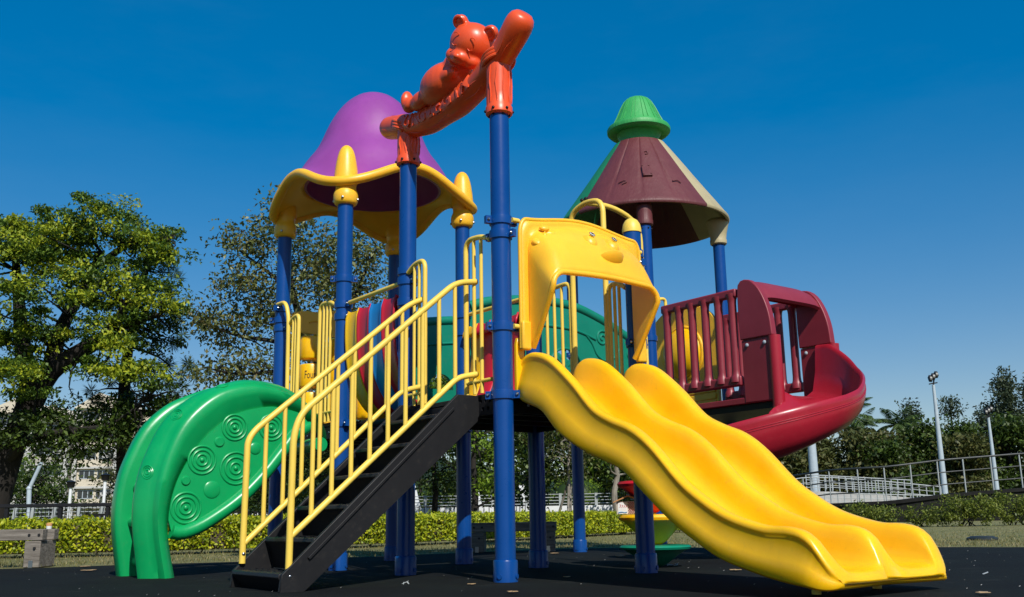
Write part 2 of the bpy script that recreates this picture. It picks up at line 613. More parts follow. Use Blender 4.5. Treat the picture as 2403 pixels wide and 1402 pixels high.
# loose short grass along the lawn
def quad_cloud(name, C, D, N, L, Wd, mat, parent=None):
    """leaf-sized rhombi: centres C, long axis D, face normal N"""
    D = D / np.linalg.norm(D, axis=1, keepdims=True)
    X = np.cross(D, N)
    X /= np.linalg.norm(X, axis=1, keepdims=True) + 1e-9
    L = L[:, None]; Wd = Wd[:, None]
    fold = np.cross(X, D) * Wd * 0.25
    V = np.stack([C - D * L * .5, C + X * Wd * .5 + fold - D * L * .05, C + D * L * .5, C - X * Wd * .5 + fold - D * L * .05], 1).reshape(-1, 3)
    n = len(C)
    me = bpy.data.meshes.new(name)
    me.vertices.add(4 * n)
    me.vertices.foreach_set('co', V.astype(np.float32).ravel())
    me.loops.add(4 * n)
    me.loops.foreach_set('vertex_index', np.arange(4 * n, dtype=np.int32))
    me.polygons.add(n)
    me.polygons.foreach_set('loop_start', np.arange(0, 4 * n, 4, dtype=np.int32))
    me.polygons.foreach_set('loop_total', np.full(n, 4, dtype=np.int32))
    me.update(calc_edges=True)
    me.materials.append(M[mat])
    return link(name, me, parent)

def unit(n):
    v = rng.normal(size=(n, 3))
    return v / np.linalg.norm(v, axis=1, keepdims=True)

n = 26000
ex = np.array(crom(edge, 200))
px = rng.uniform(-7, 12, n)
py = np.interp(px, ex[:, 0], ex[:, 1]) + 0.02 + rng.exponential(3.2, n)
Cg = np.stack([px, py, rng.uniform(0.004, 0.018, n)], 1)
Dg = np.stack([rng.normal(0, .5, n), rng.normal(0, .5, n), np.ones(n)], 1)
g = quad_cloud('grass', Cg, Dg, unit(n), rng.uniform(.02, .05, n), rng.uniform(.004, .009, n), 'grass_blade')
tag(g, 'short dry grass blades along the lawn edge', 'grass', kind='stuff')

# ================================================================== play structure
# local frame: x runs across the towers, y along the line of posts, origin at the tall front post
S = empty('play_structure', (-0.0587, 5.5158, 0), 0.6476,
          'big multicoloured playground climbing structure with slides, stairs and two roofed towers', 'playground')
POST_R = 0.057
DECK = 1.03
DECK2 = 1.30

def cyl_post(h):
    mb = MB()
    mb.tube([(0, 0, 0), (0, 0, h)], POST_R, 28)
    return mb

def collar_mb():
    mb = MB()
    mb.lathe([(POST_R, 0.115), (0.064, 0.113), (0.067, 0.105), (0.067, 0.0), (POST_R, 0.0)], n=28)
    for k in range(4):
        t = k * PI / 2 + 0.45
        c = Vector((0.067 * math.cos(t), 0.067 * math.sin(t), 0.03))
        mb.tube([c, c + Vector((math.cos(t), math.sin(t), 0)) * 0.005], 0.014, 10)
    return mb

def clamp_mb():
    mb = MB()
    mb.lathe([(POST_R, -0.026), (0.066, -0.024), (0.0675, 0), (0.066, 0.024), (POST_R, 0.026)], n=28)
    for t in (0.0, PI):
        d = Vector((math.cos(t), math.sin(t), 0))
        mb.bar(d * 0.06, d * 0.098, 0.03, 0.044)
    return mb

def clamp_bolts():
    d = Vector((1, 0, 0)); q = Vector((0, 1, 0))
    c = d * 0.083
    return MB().tube([c - q * .027, c - q * .022, c - q * .0185, c - q * .018, c + q * .018, c + q * .0185, c + q * .022, c + q * .027], [.004, .009, .0105, .006, .006, .0105, .009, .004], 10)

COLLAR = to_mesh('base_collar', collar_mb(), 'blue_paint')
CLAMP = to_mesh('clamp', clamp_mb(), 'blue_paint')
BOLTS = to_mesh('bolt', clamp_bolts(), 'steel')
POSTM = {}

def post(x, y, h, clamps, rot=0.6):
    if h not in POSTM:
        POSTM[h] = to_mesh('post', cyl_post(h), 'blue_paint')
    p = link('post', POSTM[h], S)
    p.location = (x, y, 0)
    c = link('base_collar', COLLAR, p)
    for z, rz in clamps:
        c = link('clamp', CLAMP, p); c.location = (0, 0, z); c.rotation_euler = (0, 0, rz)
        for s_ in (0, PI):
            c = link('bolt', BOLTS, p); c.location = (0, 0, z); c.rotation_euler = (0, 0, rz + s_)
    return p

Y1, Y2, Y3, XA, X2, X3 = 1.04, 1.94, 3.01, 1.05, 3.12, 4.14
h90 = PI / 2
POSTS = {
    'A': (0, 0, 2.72, [(1.005, -0.85), (1.39, -0.2), (1.93, 1.9), (2.015, -0.2)]),
    'B': (0, Y1, 2.72, [(1.005, h90), (1.86, h90), (1.93, h90), (1.72, h90)]),
    'C': (0, Y2, 2.72, [(1.005, h90), (1.775, h90), (1.865, h90), (2.06, 2.6)]),
    'D': (0, Y3, 2.72, [(1.005, h90), (1.86, h90), (2.02, 0.5), (1.93, -0.6)]),
    'F': (XA, 0, 2.125, [(1.005, 0.3), (1.39, 0.2), (1.90, h90), (1.97, 0.2)]),
    'G': (XA, Y1, 2.15, [(1.005, h90), (1.86, h90)]),
    'R': (XA, Y2, 2.72, [(1.005, h90), (1.90, h90), (1.76, h90)]),
    'K': (XA, Y3, 2.72, [(1.005, h90), (1.9, 0)]),
    'P': (X2, Y2, 3.01, [(1.28, 0), (1.91, 0.2), (2.22, 0)]),
    'E': (X3, Y2, 3.01, [(1.28, 0), (2.15, 0)]),
    'H': (X2, Y3, 3.01, [(1.28, 0), (1.9, 0)]),
    'Q': (X3, Y3, 3.01, [(1.28, 0), (1.9, 0)]),
}
PO = {k: post(*v) for k, v in POSTS.items()}
cap = to_mesh('post_cap', MB().lathe([(0.0, 0.085), (0.02, 0.083), (0.04, 0.07), (0.055, 0.045), (0.062, 0.012), (0.062, -0.012), (0.057, -0.012)], n=24), 'yellow_rail')
for k, h in (('F', 2.125), ('G', 2.15)):
    c = link('post_cap', cap, PO[k]); c.location = (0, 0, h)
for k in 'ABCDRKPEHQ':                                  # small bolts at the head of each post
    mb = MB()
    h = POSTS[k][2]
    for t in range(6):
        q = t * PI / 3 + 0.3
        mb.ball((0.06 * math.cos(q), 0.06 * math.sin(q), h - 0.055), 0.0085, 8, 6)
    mk('bolt', mb, 'dark_metal', PO[k])

# ---------------------------------------------------------------- decks
def deck(x0, x1, y0, y1, z):
    mb = MB()
    mb.box(x0, x1, y0, y1, z - 0.03, z)
    d = mk('deck', mb, 'black_plastic', S, bev=0.004)
    for (a0, a1, b0, b1) in ((x0, x1, y0, y0 + .03), (x0, x1, y1 - .03, y1), (x0, x0 + .03, y0 + .032, y1 - .032), (x1 - .03, x1, y0 + .032, y1 - .032)):
        mk('edge_channel', MB().box(a0, a1, b0, b1, z - 0.12, z - 0.033), 'dark_metal', d, bev=0.004)
    for k in range(1, 4):
        yy = y0 + (y1 - y0) * k / 4
        mk('joist', MB().box(x0 + .032, x1 - .032, yy - .02, yy + .02, z - 0.10, z - 0.033), 'dark_metal', d)
    mb = MB()
    for i in range(9):
        for s_, yy in ((0, y0 - .004), (1, y1 + .004)):
            x = x0 + (x1 - x0) * (i + .5) / 9
            mb.ball((x, yy, z - 0.075), (.009, .006, .009), 8, 5)
    for i in range(9):
        for s_, xx in ((0, x0 - .004), (1, x1 + .004)):
            y = y0 + (y1 - y0) * (i + .5) / 9
            mb.ball((xx, y, z - 0.075), (.006, .009, .009), 8, 5)
    mk('rivet', mb, 'steel', d, kind='stuff')
    return d
deck(0.0, XA, 0.0, Y1, DECK)
deck(0.0, XA, Y2, Y3, DECK)
deck(X2, X3, Y2, Y3, DECK2)

# ---------------------------------------------------------------- staircase
SB0, SB1 = 0.235, 0.805
st_prof = [(-1.205, 0.0), (-1.195, 0.085), (-0.17, 1.02), (-0.02, 1.02), (-0.02, 0.885), (-1.075, 0.0)]
mb = MB()
mb.prism(st_prof, [], lambda x, z: (x, SB0 - .035, z), lambda x, z: (x, SB0 - .012, z))
stair = mk('staircase', mb, 'black_plastic', S, 'black plastic staircase with yellow tube handrails', bev=0.004)
mb = MB()
mb.prism(st_prof, [], lambda x, z: (x, SB1 + .012, z), lambda x, z: (x, SB1 + .035, z))
mk('stringer', mb, 'black_plastic', stair, bev=0.004)
mb = MB()
mb.bar((-1.06, SB0 - .041, 0.155), (-0.20, SB0 - .041, 0.94), 0.012, 0.016)
mk('stringer_moulding', mb, 'black_plastic', stair, bev=0.003)
for k in range(6):
    z = 0.09 + 0.1635 * k
    x = -1.205 + 0.180 * k
    pr = [(x, z - 0.022), (x + 0.004, z - 0.006), (x + 0.014, z), (x + 0.215, z), (x + 0.215, z - 0.016), (x + 0.05, z - 0.016), (x + 0.075, z - 0.158 if k else 0.0), (x + 0.06, z - 0.1635 if k else 0.0), (x + 0.022, z - 0.045)]
    mb = MB().prism(pr, [], lambda a, c: (a, SB0 - .010, c), lambda a, c: (a, SB1 + .010, c))
    s_ = mk('step', mb, 'black_plastic', stair, bev=0.004)
    # moulded anti-slip studs on tread and riser
    mb = MB()
    for i in range(7):
        yy = SB0 + 0.05 + i * 0.078
        for j in range(2):
            mb.box(x + 0.05 + j * .07, x + 0.085 + j * .07, yy, yy + 0.03, z, z + 0.005)
    mk('tread_stud', mb, 'black_plastic', stair, kind='stuff')
# perforated bracket beside the stair head
mb = MB()
hole = lambda cx, cz, r_: [(cx + r_ * math.cos(-2 * PI * t / 10), cz + r_ * math.sin(-2 * PI * t / 10)) for t in range(10)]
mb.prism([(0.06, .905), (.225, .905), (.225, 1.015), (0.06, 1.015)], [hole(.095 + .045 * i, .985, .011) for i in range(3)] + [hole(.115 + .05 * i, .94, .013) for i in range(2)],
         lambda y, z: (-0.022, y, z), lambda y, z: (-0.004, y, z))
mk('bracket_plate', mb, 'dark_metal', stair)

def rail_obj(name, pts, r, parent, rad=0.05, mat='yellow_rail', n=12, label=None):
    return mk(name, MB().tube(fillet(pts, rad), r, n), mat, parent, label)

BALUS = {}
def baluster(parent, x, y, z0, z1, r=0.0125, mat='yellow_rail'):
    key = (round(z1 - z0, 2), r, mat)
    if key not in BALUS:
        BALUS[key] = to_mesh('baluster', MB().tube([(0, 0, 0), (0, 0, key[0])], r, 10), mat)
    o = link('baluster', BALUS[key], parent)
    o.location = (x, y, z0)
    return o

def lerp(a, b, t):
    return a + (b - a) * t

def handrail(y, foot, top, low, xs):
    hr = rail_obj('handrail', [(p[0], y, p[1]) for p in top], 0.0175, stair, 0.07)
    rail_obj('lower_rail', [(p[0], y, p[1]) for p in low], 0.0165, stair, 0.05)
    t1, t2 = top[2], top[3]
    l1, l2 = low[0], low[1]
    for x in xs:
        zt = lerp(t1[1], t2[1], (x - t1[0]) / (t2[0] - t1[0]))
        zl = lerp(l1[1], l2[1], (x - l1[0]) / (l2[0] - l1[0]))
        baluster(stair, x, y, zl, zt)
    mk('bolt', MB().ball((top[0][0], y - 0.018, 0.075 if y < .5 else .17), (.009, .006, .009), 8, 6), 'steel', stair)
handrail(.222, 0, [(-1.152, -0.012), (-1.147, 0.76), (-1.108, 0.872), (-0.165, 1.672), (-0.02, 1.695)], [(-1.147, 0.262), (-0.155, 1.118), (-0.02, 1.148)],
         [-1.04 + i * .1085 for i in range(9)])
handrail(.812, 0, [(-1.150, 0.12), (-1.146, 0.77), (-1.105, 0.832), (-0.12, 1.655), (-0.02, 1.70)], [(-1.142, 0.225), (-0.17, 1.105), (-0.02, 1.145)],
         [-1.04 + i * .1085 for i in range(9)])

# ---------------------------------------------------------------- gate rails beside openings
def gate(axis, c, b_post, b_end, z0, z1, nb, name='gate_rail', drop=0.04):
    """inverted-J tube from a post to b_end, with vertical bars; axis 'y' = runs along local y at x=c"""
    P = (lambda b_, z: (c, b_, z)) if axis == 'y' else (lambda b_, z: (b_, c, z))
    g_ = rail_obj(name, [P(b_post, z1 - drop), P(b_post + (b_end - b_post) * .35, z1), P(b_end, z1 + 0.01), P(b_end, z0)], 0.0155, S, 0.07)
    for k in range(nb):
        t = (k + 1) / (nb + 1)
        bb = lerp(b_post, b_end, t * .86 + .1)
        p = P(bb, 0)
        baluster(g_, p[0], p[1], z0, z1 - 0.004, 0.0115)
    q0, q1 = P(b_post, z0 + 0.07), P(b_end, z0 + 0.07)
    mk('lower_rail', MB().tube([q0, q1], 0.0115, 10), 'yellow_rail', g_)
    return g_
gate('y', -0.03, 0.06, 0.315, DECK, 1.955, 2)
gate('y', -0.03, Y1 - 0.06, 0.775, DECK, 1.945, 2)
gate('y', -0.03, Y2 + 0.06, 2.255, DECK, 1.915, 3)
gate('y', -0.03, 2.79, 2.625, DECK, 1.905, 2)
rail_obj('guard_bar', [(-0.05, Y3 - .02, 2.055), (-0.05, 2.84, 2.05), (-0.04, 2.80, 1.93), (-0.03, 2.795, DECK)], 0.0165, S, 0.07)
# arch of thick tube over the far opening, then gate rails each side of it
ga = rail_obj('arch_rail', [(1.03, .572, DECK), (1.03, .572, 2.385), (1.03, .42, 2.43), (1.03, .245, 2.40), (1.03, .24, DECK)], 0.019, S, 0.13)
gate('y', 1.03, Y1 - .06, .60, DECK, 1.895, 3)
gate('y', 1.03, .06, .215, DECK, 1.80, 2)
gate('x', Y2 - .035, X2 + .06, 3.305, DECK2, 2.29, 0)
for y_ in (.45, .41):
    mk('bolt', MB().ball((1.03, y_, 2.452), .014), 'dark_metal', ga)

# ---------------------------------------------------------------- pod climber under the arch
pole = rail_obj('climbing_pole', [(1.03, .43, 2.43), (1.30, .43, 2.45), (1.55, .43, 2.36), (1.56, .43, 0.0)], 0.019, S, 0.16)
pod_prof = [(0.019, 0.012), (0.19, 0.012), (0.228, 0.008), (0.238, -0.008), (0.232, -0.026), (0.205, -0.036), (0.16, -0.075), (0.075, -0.165), (0.030, -0.195), (0.019, -0.2)]
for z, mat in ((0.135, 'pod_green'), (0.33, 'yellow_slide'), (0.55, 'red'), (0.80, 'slat_blue')):
    mb = MB().lathe([(r_, z + h) if z > .2 else (r_, max(0.0, z + h * .7)) for r_, h in pod_prof], (1.56, .43), 36)
    mk('climbing_pod', mb, mat, pole)

# ---------------------------------------------------------------- barrel bridge of U-shaped slats
slat_cols = ['red', 'slat_blue', 'red', 'yellow_slide']
for k in range(4):
    y0 = Y1 + 0.13 + k * 0.172
    y1 = y0 + 0.164
    prof = crom([(0.055, 1.70), (0.035, 1.775), (0.01, 1.79), (-0.012, 1.76), (-0.012, 1.55), (0.03, 1.30), (0.16, 1.10), (0.36, 1.025), (0.525, 1.015),
                 (0.69, 1.025), (0.89, 1.10), (1.02, 1.30), (1.062, 1.55), (1.062, 1.76), (1.04, 1.79), (1.015, 1.775), (0.995, 1.70)], 60)
    prof = [np.array((p[0], p[1])) for p in prof]
    rows = []
    for (yy, ins) in ((y0, .012), (y0 + .008, 0.003), (y0 + .03, -.006), ((y0 + y1) / 2, -.010), (y1 - .03, -.006), (y1 - .008, .003), (y1, .012)):
        row = []
        for i, p in enumerate(prof):
            a_, c_ = prof[max(i - 1, 0)], prof[min(i + 1, len(prof) - 1)]
            t = (c_ - a_); nn = np.array((t[1], -t[0])); nn = nn / (np.linalg.norm(nn) + 1e-9)
            q = p + nn * ins
            row.append((q[0], yy, q[1]))
        rows.append(row)
    mk('bridge_slat', MB().grid(rows), slat_cols[k], S, 'curved U-shaped bridge slat', solid=0.014)
for x, z in ((0.0, 1.868), (XA, 1.895)):
    b_ = rail_obj('bridge_handrail', [(x, Y1 + .06, z), (x, Y2 - .06, z)], 0.0155, S)
for x in (0.03, 1.02):
    rail_obj('bridge_bearer', [(x + (.12 if x < .5 else -.12), Y1, 1.0), (x + (.12 if x < .5 else -.12), Y2, 1.0)], 0.022, S, mat='dark_metal')

# ---------------------------------------------------------------- word drum panel on the back of the first tower
pz = Y3 - 0.02
mb = MB().prism([(.08, 1.85)] + [(.08 + .89 * t / 24, 2.0 + .05 * math.sin(PI * t / 24) + .008 * math.sin(6 * PI * t / 24)) for t in range(25)] + [(.97, 1.85), (.7, 1.835), (.52, 1.83), (.3, 1.835)], [],
                lambda x, z: (x, pz - .02, z), lambda x, z: (x, pz + .02, z))
panel = mk('word_panel', mb, 'yellow_panel', S, 'yellow panel of turning drums printed with number words', bev=0.01, seg=3)
mk('panel_base', MB().box(.08, .97, pz - .02, pz + .02, 1.05, 1.13), 'yellow_panel', panel, bev=0.008)
rail_obj('moulded_curl', [(.22, pz - .022, 1.93), (.27, pz - .026, 1.955), (.33, pz - .024, 1.93), (.36, pz - .022, 1.90), (.30, pz - .022, 1.885)], .008, panel, .03, mat='yellow_panel')
words = [['One', 'Two', 'Three'], ['Four', 'Six', 'Seven'], ['Five', 'Eight', 'Nine']]
dprof = [(0.0, .095), (.086, .095), (.097, .091), (.102, .08), (.102, -.08), (.097, -.091), (.086, -.095), (0.0, -.095)]
for r_ in range(3):
    z = 1.72 - .232 * r_
    for c_ in range(3):
        x = .262 + .262 * c_
        d = mk('drum', MB().lathe([(a, z + h) for a, h in dprof], (x, pz), 30), 'yellow_slide', panel)
        v, f = text_geo(words[r_][c_], 0.092, 0.0)
        v = [(p[0] * .52, p[1], p[2]) for p in v]
        off = {'One': .075, 'Four': -.058, 'Five': .0}.get(words[r_][c_], .0)
        v = [(x + .1035 * math.sin((p[0] + off) / .102), pz - .1035 * math.cos((p[0] + off) / .102), z - .028 + p[1]) for p in v]
        mk('printed_word', MB().add(v, f), 'ink', panel, ang=0)
for c_ in range(3):
    mk('drum_axle', MB().tube([(.262 + .262 * c_, pz, 1.12), (.262 + .262 * c_, pz, 1.85)], .012, 8), 'steel', panel)

# ---------------------------------------------------------------- purple bell roof
CX, CY = XA / 2, (Y2 + Y3) / 2
outer = [(0.0, 3.835), (.07, 3.828), (.145, 3.802), (.21, 3.755), (.262, 3.703), (.315, 3.63), (.362, 3.545), (.395, 3.47), (.427, 3.39), (.458, 3.32), (.49, 3.265), (.53, 3.21), (.57, 3.165), (.61, 3.13)]
inner = [(.60, 3.08), (.575, 3.0), (.555, 2.985), (.54, 2.985), (.535, 3.04), (.47, 3.17), (.38, 3.32), (.30, 3.51), (.21, 3.67), (.10, 3.78), (0.0, 3.80)]
NT = 144
def brim(theta, u):
    c_, s_ = math.cos(theta), math.sin(theta)
    ro = 0.700 / ((abs(c_) ** 4 + abs(s_) ** 4) ** 0.25)
    w = abs(math.sin(2 * theta)) ** 2.2
    zo = 2.985 - 0.195 * w
    ri, zi = 0.565, 2.995
    r_ = lerp(ri, ro, u)
    z = lerp(zi, zo, u ** 1.25) - 0.05 * w * math.sin(PI * u) * 0.5
    return (CX + r_ * c_, CY + r_ * s_, z)
rows2 = []
op = [tuple(p) for p in crom(outer[:12], 34)]            # bell, then a skirt that runs out into the wavy rim
for r_, z in op:
    rows2.append([(CX + r_ * math.cos(2 * PI * i / NT), CY + r_ * math.sin(2 * PI * i / NT), z) for i in range(NT)])
for u in range(1, 13):
    f_ = u / 12
    row = []
    for i in range(NT):
        t_ = 2 * PI * i / NT
        d_ = Vector((math.cos(t_), math.sin(t_), 0))
        p0 = Vector((CX, CY, op[-1][1])) + d_ * op[-1][0]
        p3 = Vector(brim(t_, .97)) + Vector((0, 0, .022))
        L_ = (p3 - p0).length
        p1 = p0 + (d_ * .60 + Vector((0, 0, -.80))) * L_ * .35
        p2 = p3 - (d_ * .86 + Vector((0, 0, -.45))) * L_ * .35
        row.append(p0 * (1 - f_) ** 3 + p1 * 3 * f_ * (1 - f_) ** 2 + p2 * 3 * f_ * f_ * (1 - f_) + p3 * f_ ** 3)
    rows2.append(row)
roof1 = mk('bell_roof', MB().grid(rows2, cv=True), 'purple', S, 'purple bell-shaped roof with wavy yellow brim', ang=80)
mk('roof_lining', MB().lathe(inner, (CX, CY), 72), 'purple', roof1)
rows = [[brim(2 * PI * i / NT, u / 8) for i in range(NT)] for u in range(9)]
skirt = mk('brim', MB().grid(rows, cv=True), 'yellow_panel', roof1, solid=0.022)
mb = MB()
rim = [Vector(brim(2 * PI * i / NT, 1.0)) for i in range(NT)]
mb.tube(rim, 0.037, 12, closed=True)
mk('brim_edge', mb, 'yellow_panel', roof1)
sock = [(0.058, 2.625), (.074, 2.628), (.086, 2.645), (.092, 2.68), (.090, 2.715), (.078, 2.745), (.076, 2.77), (.082, 2.80), (.088, 2.83), (.086, 2.86)]
horn = [(0.0, 3.10), (.022, 3.094), (.045, 3.07), (.064, 3.02), (.079, 2.94), (.088, 2.86), (.09, 2.80)]
for k, (x, y) in dict(C=(0, Y2), D=(0, Y3), R=(XA, Y2), K=(XA, Y3)).items():
    mk('post_socket', MB().lathe([tuple(p) for p in crom(sock, 22)], (x, y), 28), 'yellow_panel', roof1)
    mk('horn', MB().lathe([tuple(p) for p in crom(horn, 16)], (x, y), 28), 'yellow_panel', roof1)
    mb = MB()
    for t in (-2.3, -.8, .8, 2.3):
        mb.ball((x + .092 * math.cos(t), y + .092 * math.sin(t), 2.665), .011, 8, 6)
    mk('bolt', mb, 'steel', roof1)

# ---------------------------------------------------------------- wooden-look cone roof with green cap
QX, QY = (X2 + X3) / 2, (Y2 + Y3) / 2
def cone_panel(a0, a1, mat):
    rows = []
    n = 60
    for i in range(n + 1):
        t = lerp(a0, a1, i / n)
        fr = (i / n * 4.0) % 1.0
        groove = 0.010 if (min(fr, 1 - fr) < 0.045 and 0 < i < n) else 0.0
        bowl = 0.004 * math.sin(fr * PI)
        row = []
        for (r_, z) in ((.262, 4.06), (.30, 4.005), (.42, 3.835), (.55, 3.645), (.68, 3.46), (.78, 3.32), (.835, 3.245), (.858, 3.215), (.862, 3.20), (.855, 3.185), (.838, 3.182), (.82, 3.20), (.70, 3.375), (.5, 3.66), (.28, 3.98)):
            rr = r_ - (groove - bowl if z > 3.25 and r_ > .29 else 0)
            row.append((QX + rr * math.cos(t), QY + rr * math.sin(t), z))
        rows.append(row)
    o = MB().grid(rows)
    return o
roof2 = mk('cone_roof', cone_panel(PI, PI * 1.5, 0), 'roof_maroon', S, 'plank-patterned cone roof in maroon, beige and green with green cap', ang=50)
mk('roof_panel', cone_panel(PI * 1.5 + .004, PI * 2, 0), 'roof_beige', roof2, ang=50)
mk('roof_panel', cone_panel(0, PI * .5, 0), 'roof_maroon', roof2, ang=50)
mk('roof_panel', cone_panel(PI * .5 + .004, PI - .004, 0), 'roof_dark_green', roof2, ang=50)
capp = [(0, 4.605), (.05, 4.60), (.10, 4.578), (.145, 4.535), (.185, 4.46), (.225, 4.37), (.262, 4.295), (.285, 4.265)]
cap2 = mk('roof_cap', MB().lathe([tuple(p) for p in crom(capp, 22)] + [(.30, 4.262), (.318, 4.255), (.328, 4.235), (.325, 4.205), (.305, 4.185), (.27, 4.178), (.235, 4.185), (.215, 4.16), (.195, 4.12), (.19, 4.085), (.20, 4.055), (.23, 4.04)], (QX, QY), 56), 'roof_green', roof2)
mb = MB()
for i in range(26):                                          # moulded plank ribs on the cap
    t = 2 * PI * i / 26 + .05 * math.sin(i * 3)
    mb.tube([(QX + (r_ + .001) * math.cos(t), QY + (r_ + .001) * math.sin(t), z) for r_, z in ((.11, 4.573), (.15, 4.53), (.19, 4.455), (.23, 4.362), (.268, 4.288))], .0035, 5)
mk('cap_rib', mb, 'roof_green', roof2)
# nailed repair plate on the front plank panel
t0 = R(226)
def on_cone(t, r_, off):
    z = 4.06 - (r_ - .262) * 1.40
    n_ = Vector((math.cos(t), math.sin(t), .70)).normalized()
    return Vector((QX + r_ * math.cos(t), QY + r_ * math.sin(t), z)) + n_ * off
c0, c1, c2, c3 = on_cone(t0, .56, .0), on_cone(t0 + .135, .56, .0), on_cone(t0 + .155, .66, .0), on_cone(t0 + .015, .66, .0)
nn = (c1 - c0).cross(c3 - c0).normalized()
if nn.z < 0: nn = -nn
mb = MB().add([p + nn * h for h in (-.004, .018) for p in (c0, c1, c2, c3)], [(0, 1, 2, 3), (4, 5, 6, 7), (0, 1, 5, 4), (1, 2, 6, 5), (2, 3, 7, 6), (3, 0, 4, 7)])
plate = mk('repair_plate', mb, 'roof_maroon', roof2, bev=.004)
mb = MB()
for p in (c0, c1, c2, c3):
    q = p * .8 + (c0 + c1 + c2 + c3) * .05
    mb.ball(q + nn * .018, .009, 8, 6)
mk('knot_scar', MB().tube(fillet([on_cone(t0 - .33, .70, .004), on_cone(t0 - .25, .685, .008), on_cone(t0 - .20, .70, .004), on_cone(t0 - .27, .715, .006)], .02), .006, 6)
   .tube(fillet([on_cone(t0 + .42, .70, .004), on_cone(t0 + .50, .69, .008), on_cone(t0 + .54, .71, .004)], .02), .006, 6)
   .tube(fillet([on_cone(t0 + .09, .42, .004), on_cone(t0 + .15, .415, .008), on_cone(t0 + .17, .44, .004), on_cone(t0 + .10, .445, .006)], .02), .006, 6), 'roof_maroon', roof2)
mk('nail_head', mb, 'roof_maroon', roof2)
sk = [(.058, 2.985), (.068, 2.985), (.078, 2.995), (.079, 3.03), (.074, 3.045), (.076, 3.12), (.075, 3.17), (.066, 3.205), (.045, 3.23), (0, 3.24)]
for (x, y, mt) in ((X2, Y2, 'roof_maroon'), (X3, Y3, 'roof_maroon'), (X2, Y3, 'roof_dark_green')):
    mk('post_socket', MB().lathe(sk, (x, y), 26), mt, roof2)
sk2 = [(.058, 2.955), (.07, 2.955), (.082, 2.965), (.084, 3.0), (.078, 3.015), (.086, 3.07), (.10, 3.13), (.115, 3.19), (.09, 3.22)]
mk('post_socket', MB().lathe(sk2, (X3, Y2), 26), 'roof_beige', roof2)

# ---------------------------------------------------------------- double wave slide
rimp = [(-.012, 1.12), (-.03, 1.19), (-.085, 1.232), (-.17, 1.232), (-.29, 1.185), (-.46, 1.05), (-.62, .895), (-.75, .825), (-.90, .765), (-1.03, .675), (-1.2, .51), (-1.32, .425), (-1.47, .345), (-1.66, .292), (-1.78, .284), (-1.85, .270), (-1.90, .238), (-1.932, .192), (-1.953, .155), (-1.97, .126), (-1.985, .098), (-1.994, .068)]
lowp = [(-.012, 1.02), (-.03, 1.00), (-.085, .965), (-.17, .935), (-.27, .89), (-.41, .765), (-.60, .655), (-.73, .605), (-.87, .545), (-1.01, .435), (-1.18, .30), (-1.30, .225), (-1.45, .148), (-1.65, .09), (-1.79, .062), (-1.87, .050), (-1.925, .038), (-1.955, .036), (-1.975, .04), (-1.988, .050), (-1.994, .062)]
NS = 84
ys_ = list(np.linspace(-.012, -1.93, 76)) + [-1.943, -1.956, -1.967, -1.976, -1.983, -1.988, -1.992, -1.994]
NS = len(ys_)
rd = np.array(crom(rimp, 400))
rimc = [(y, float(np.interp(-y, np.maximum.accumulate(-rd[:, 0]), rd[:, 1]))) for y in ys_]
lowc = crom(lowp, 200)
bedp = [(-.012, 1.045), (-.10, 1.03), (-.17, 1.00), (-.27, .925), (-.41, .795), (-.60, .68), (-.73, .63), (-.87, .57), (-1.01, .46), (-1.18, .325), (-1.30, .248), (-1.45, .172), (-1.65, .115), (-1.79, .10), (-1.87, .101), (-1.925, .104), (-1.955, .103), (-1.975, .096), (-1.988, .082), (-1.994, .066)]
bedx = np.array(bedp)
# half section across one lane: (x, f) with f 0 = bed, 1 = rim
def lane(x0, x1):
    w = x1 - x0
    hs_ = [(.0, 1.0), (.035, .985), (.07, .92), (.105, .78), (.14, .58), (.18, .37), (.23, .19), (.295, .075), (.38, .018)]
    return [(x0 + a * w, f) for a, f in hs_] + [(x0 + .5 * w, 0.0)] + [(x1 - a * w, f) for a, f in [(.0, 1.0), (.045, .99), (.085, .93), (.108, .80), (.122, .62), (.136, .42), (.16, .22), (.21, .085), (.30, .02)][::-1]]
XL0, XM, XR0 = .135, .535, .935
rows = []
for i in range(NS):
    y, zr = rimc[i]
    zl = float(np.interp(-y, [-p[0] for p in lowc], [p[1] for p in lowc]))
    zb = float(np.interp(-y, -bedx[:, 0], bedx[:, 1]))
    zb = min(zb, zr - .002)
    te = max(0.0, min(1.0, (-1.88 - y) / .114))
    ins = .075 * (1 - math.sqrt(max(0.0, 1 - te * te)))
    ring = [(XL0 - .030, zr - min(.045, (zr - zl) * .5)), (XL0 - .038, zr - min(.032, (zr - zl) * .35)), (XL0 - .038, zr - .010), (XL0 - .022, zr - .001)]
    ring += [(x, lerp(zb, zr, f)) for x, f in lane(XL0, XM)] + [(x, lerp(zb, zr, f)) for x, f in lane(XM, XR0)[1:]]
    ring += [(XR0 + .022, zr - .001), (XR0 + .038, zr - .010), (XR0 + .038, zr - min(.032, (zr - zl) * .35)), (XR0 + .030, zr - min(.045, (zr - zl) * .5))]
    zm = lerp(zl, zr, .4)
    fo = .22 * (zr - zl)
    ring += [(XR0 + .030 + fo * .55, zm), (XR0 + .030 + fo * .88, lerp(zl, zr, .07)), (XR0 + .014 + fo * .88, zl), (XM, zl + .002), (XL0 - .014 - fo * .88, zl), (XL0 - .030 - fo * .88, lerp(zl, zr, .07)), (XL0 - .030 - fo * .55, zm)]
    nt_ = te ** 2 * .045                                   # each lane ends in its own lip, with a notch between
    rows.append([(x + (ins if x < XM else -ins) * (abs(x - XM) / .4), y + nt_ * math.exp(-((x - XM) / .05) ** 2), z) for x, z in ring])
slide = mk('double_slide', MB().loft(rows), 'yellow_slide', S, 'bright yellow double wave slide', ang=120)
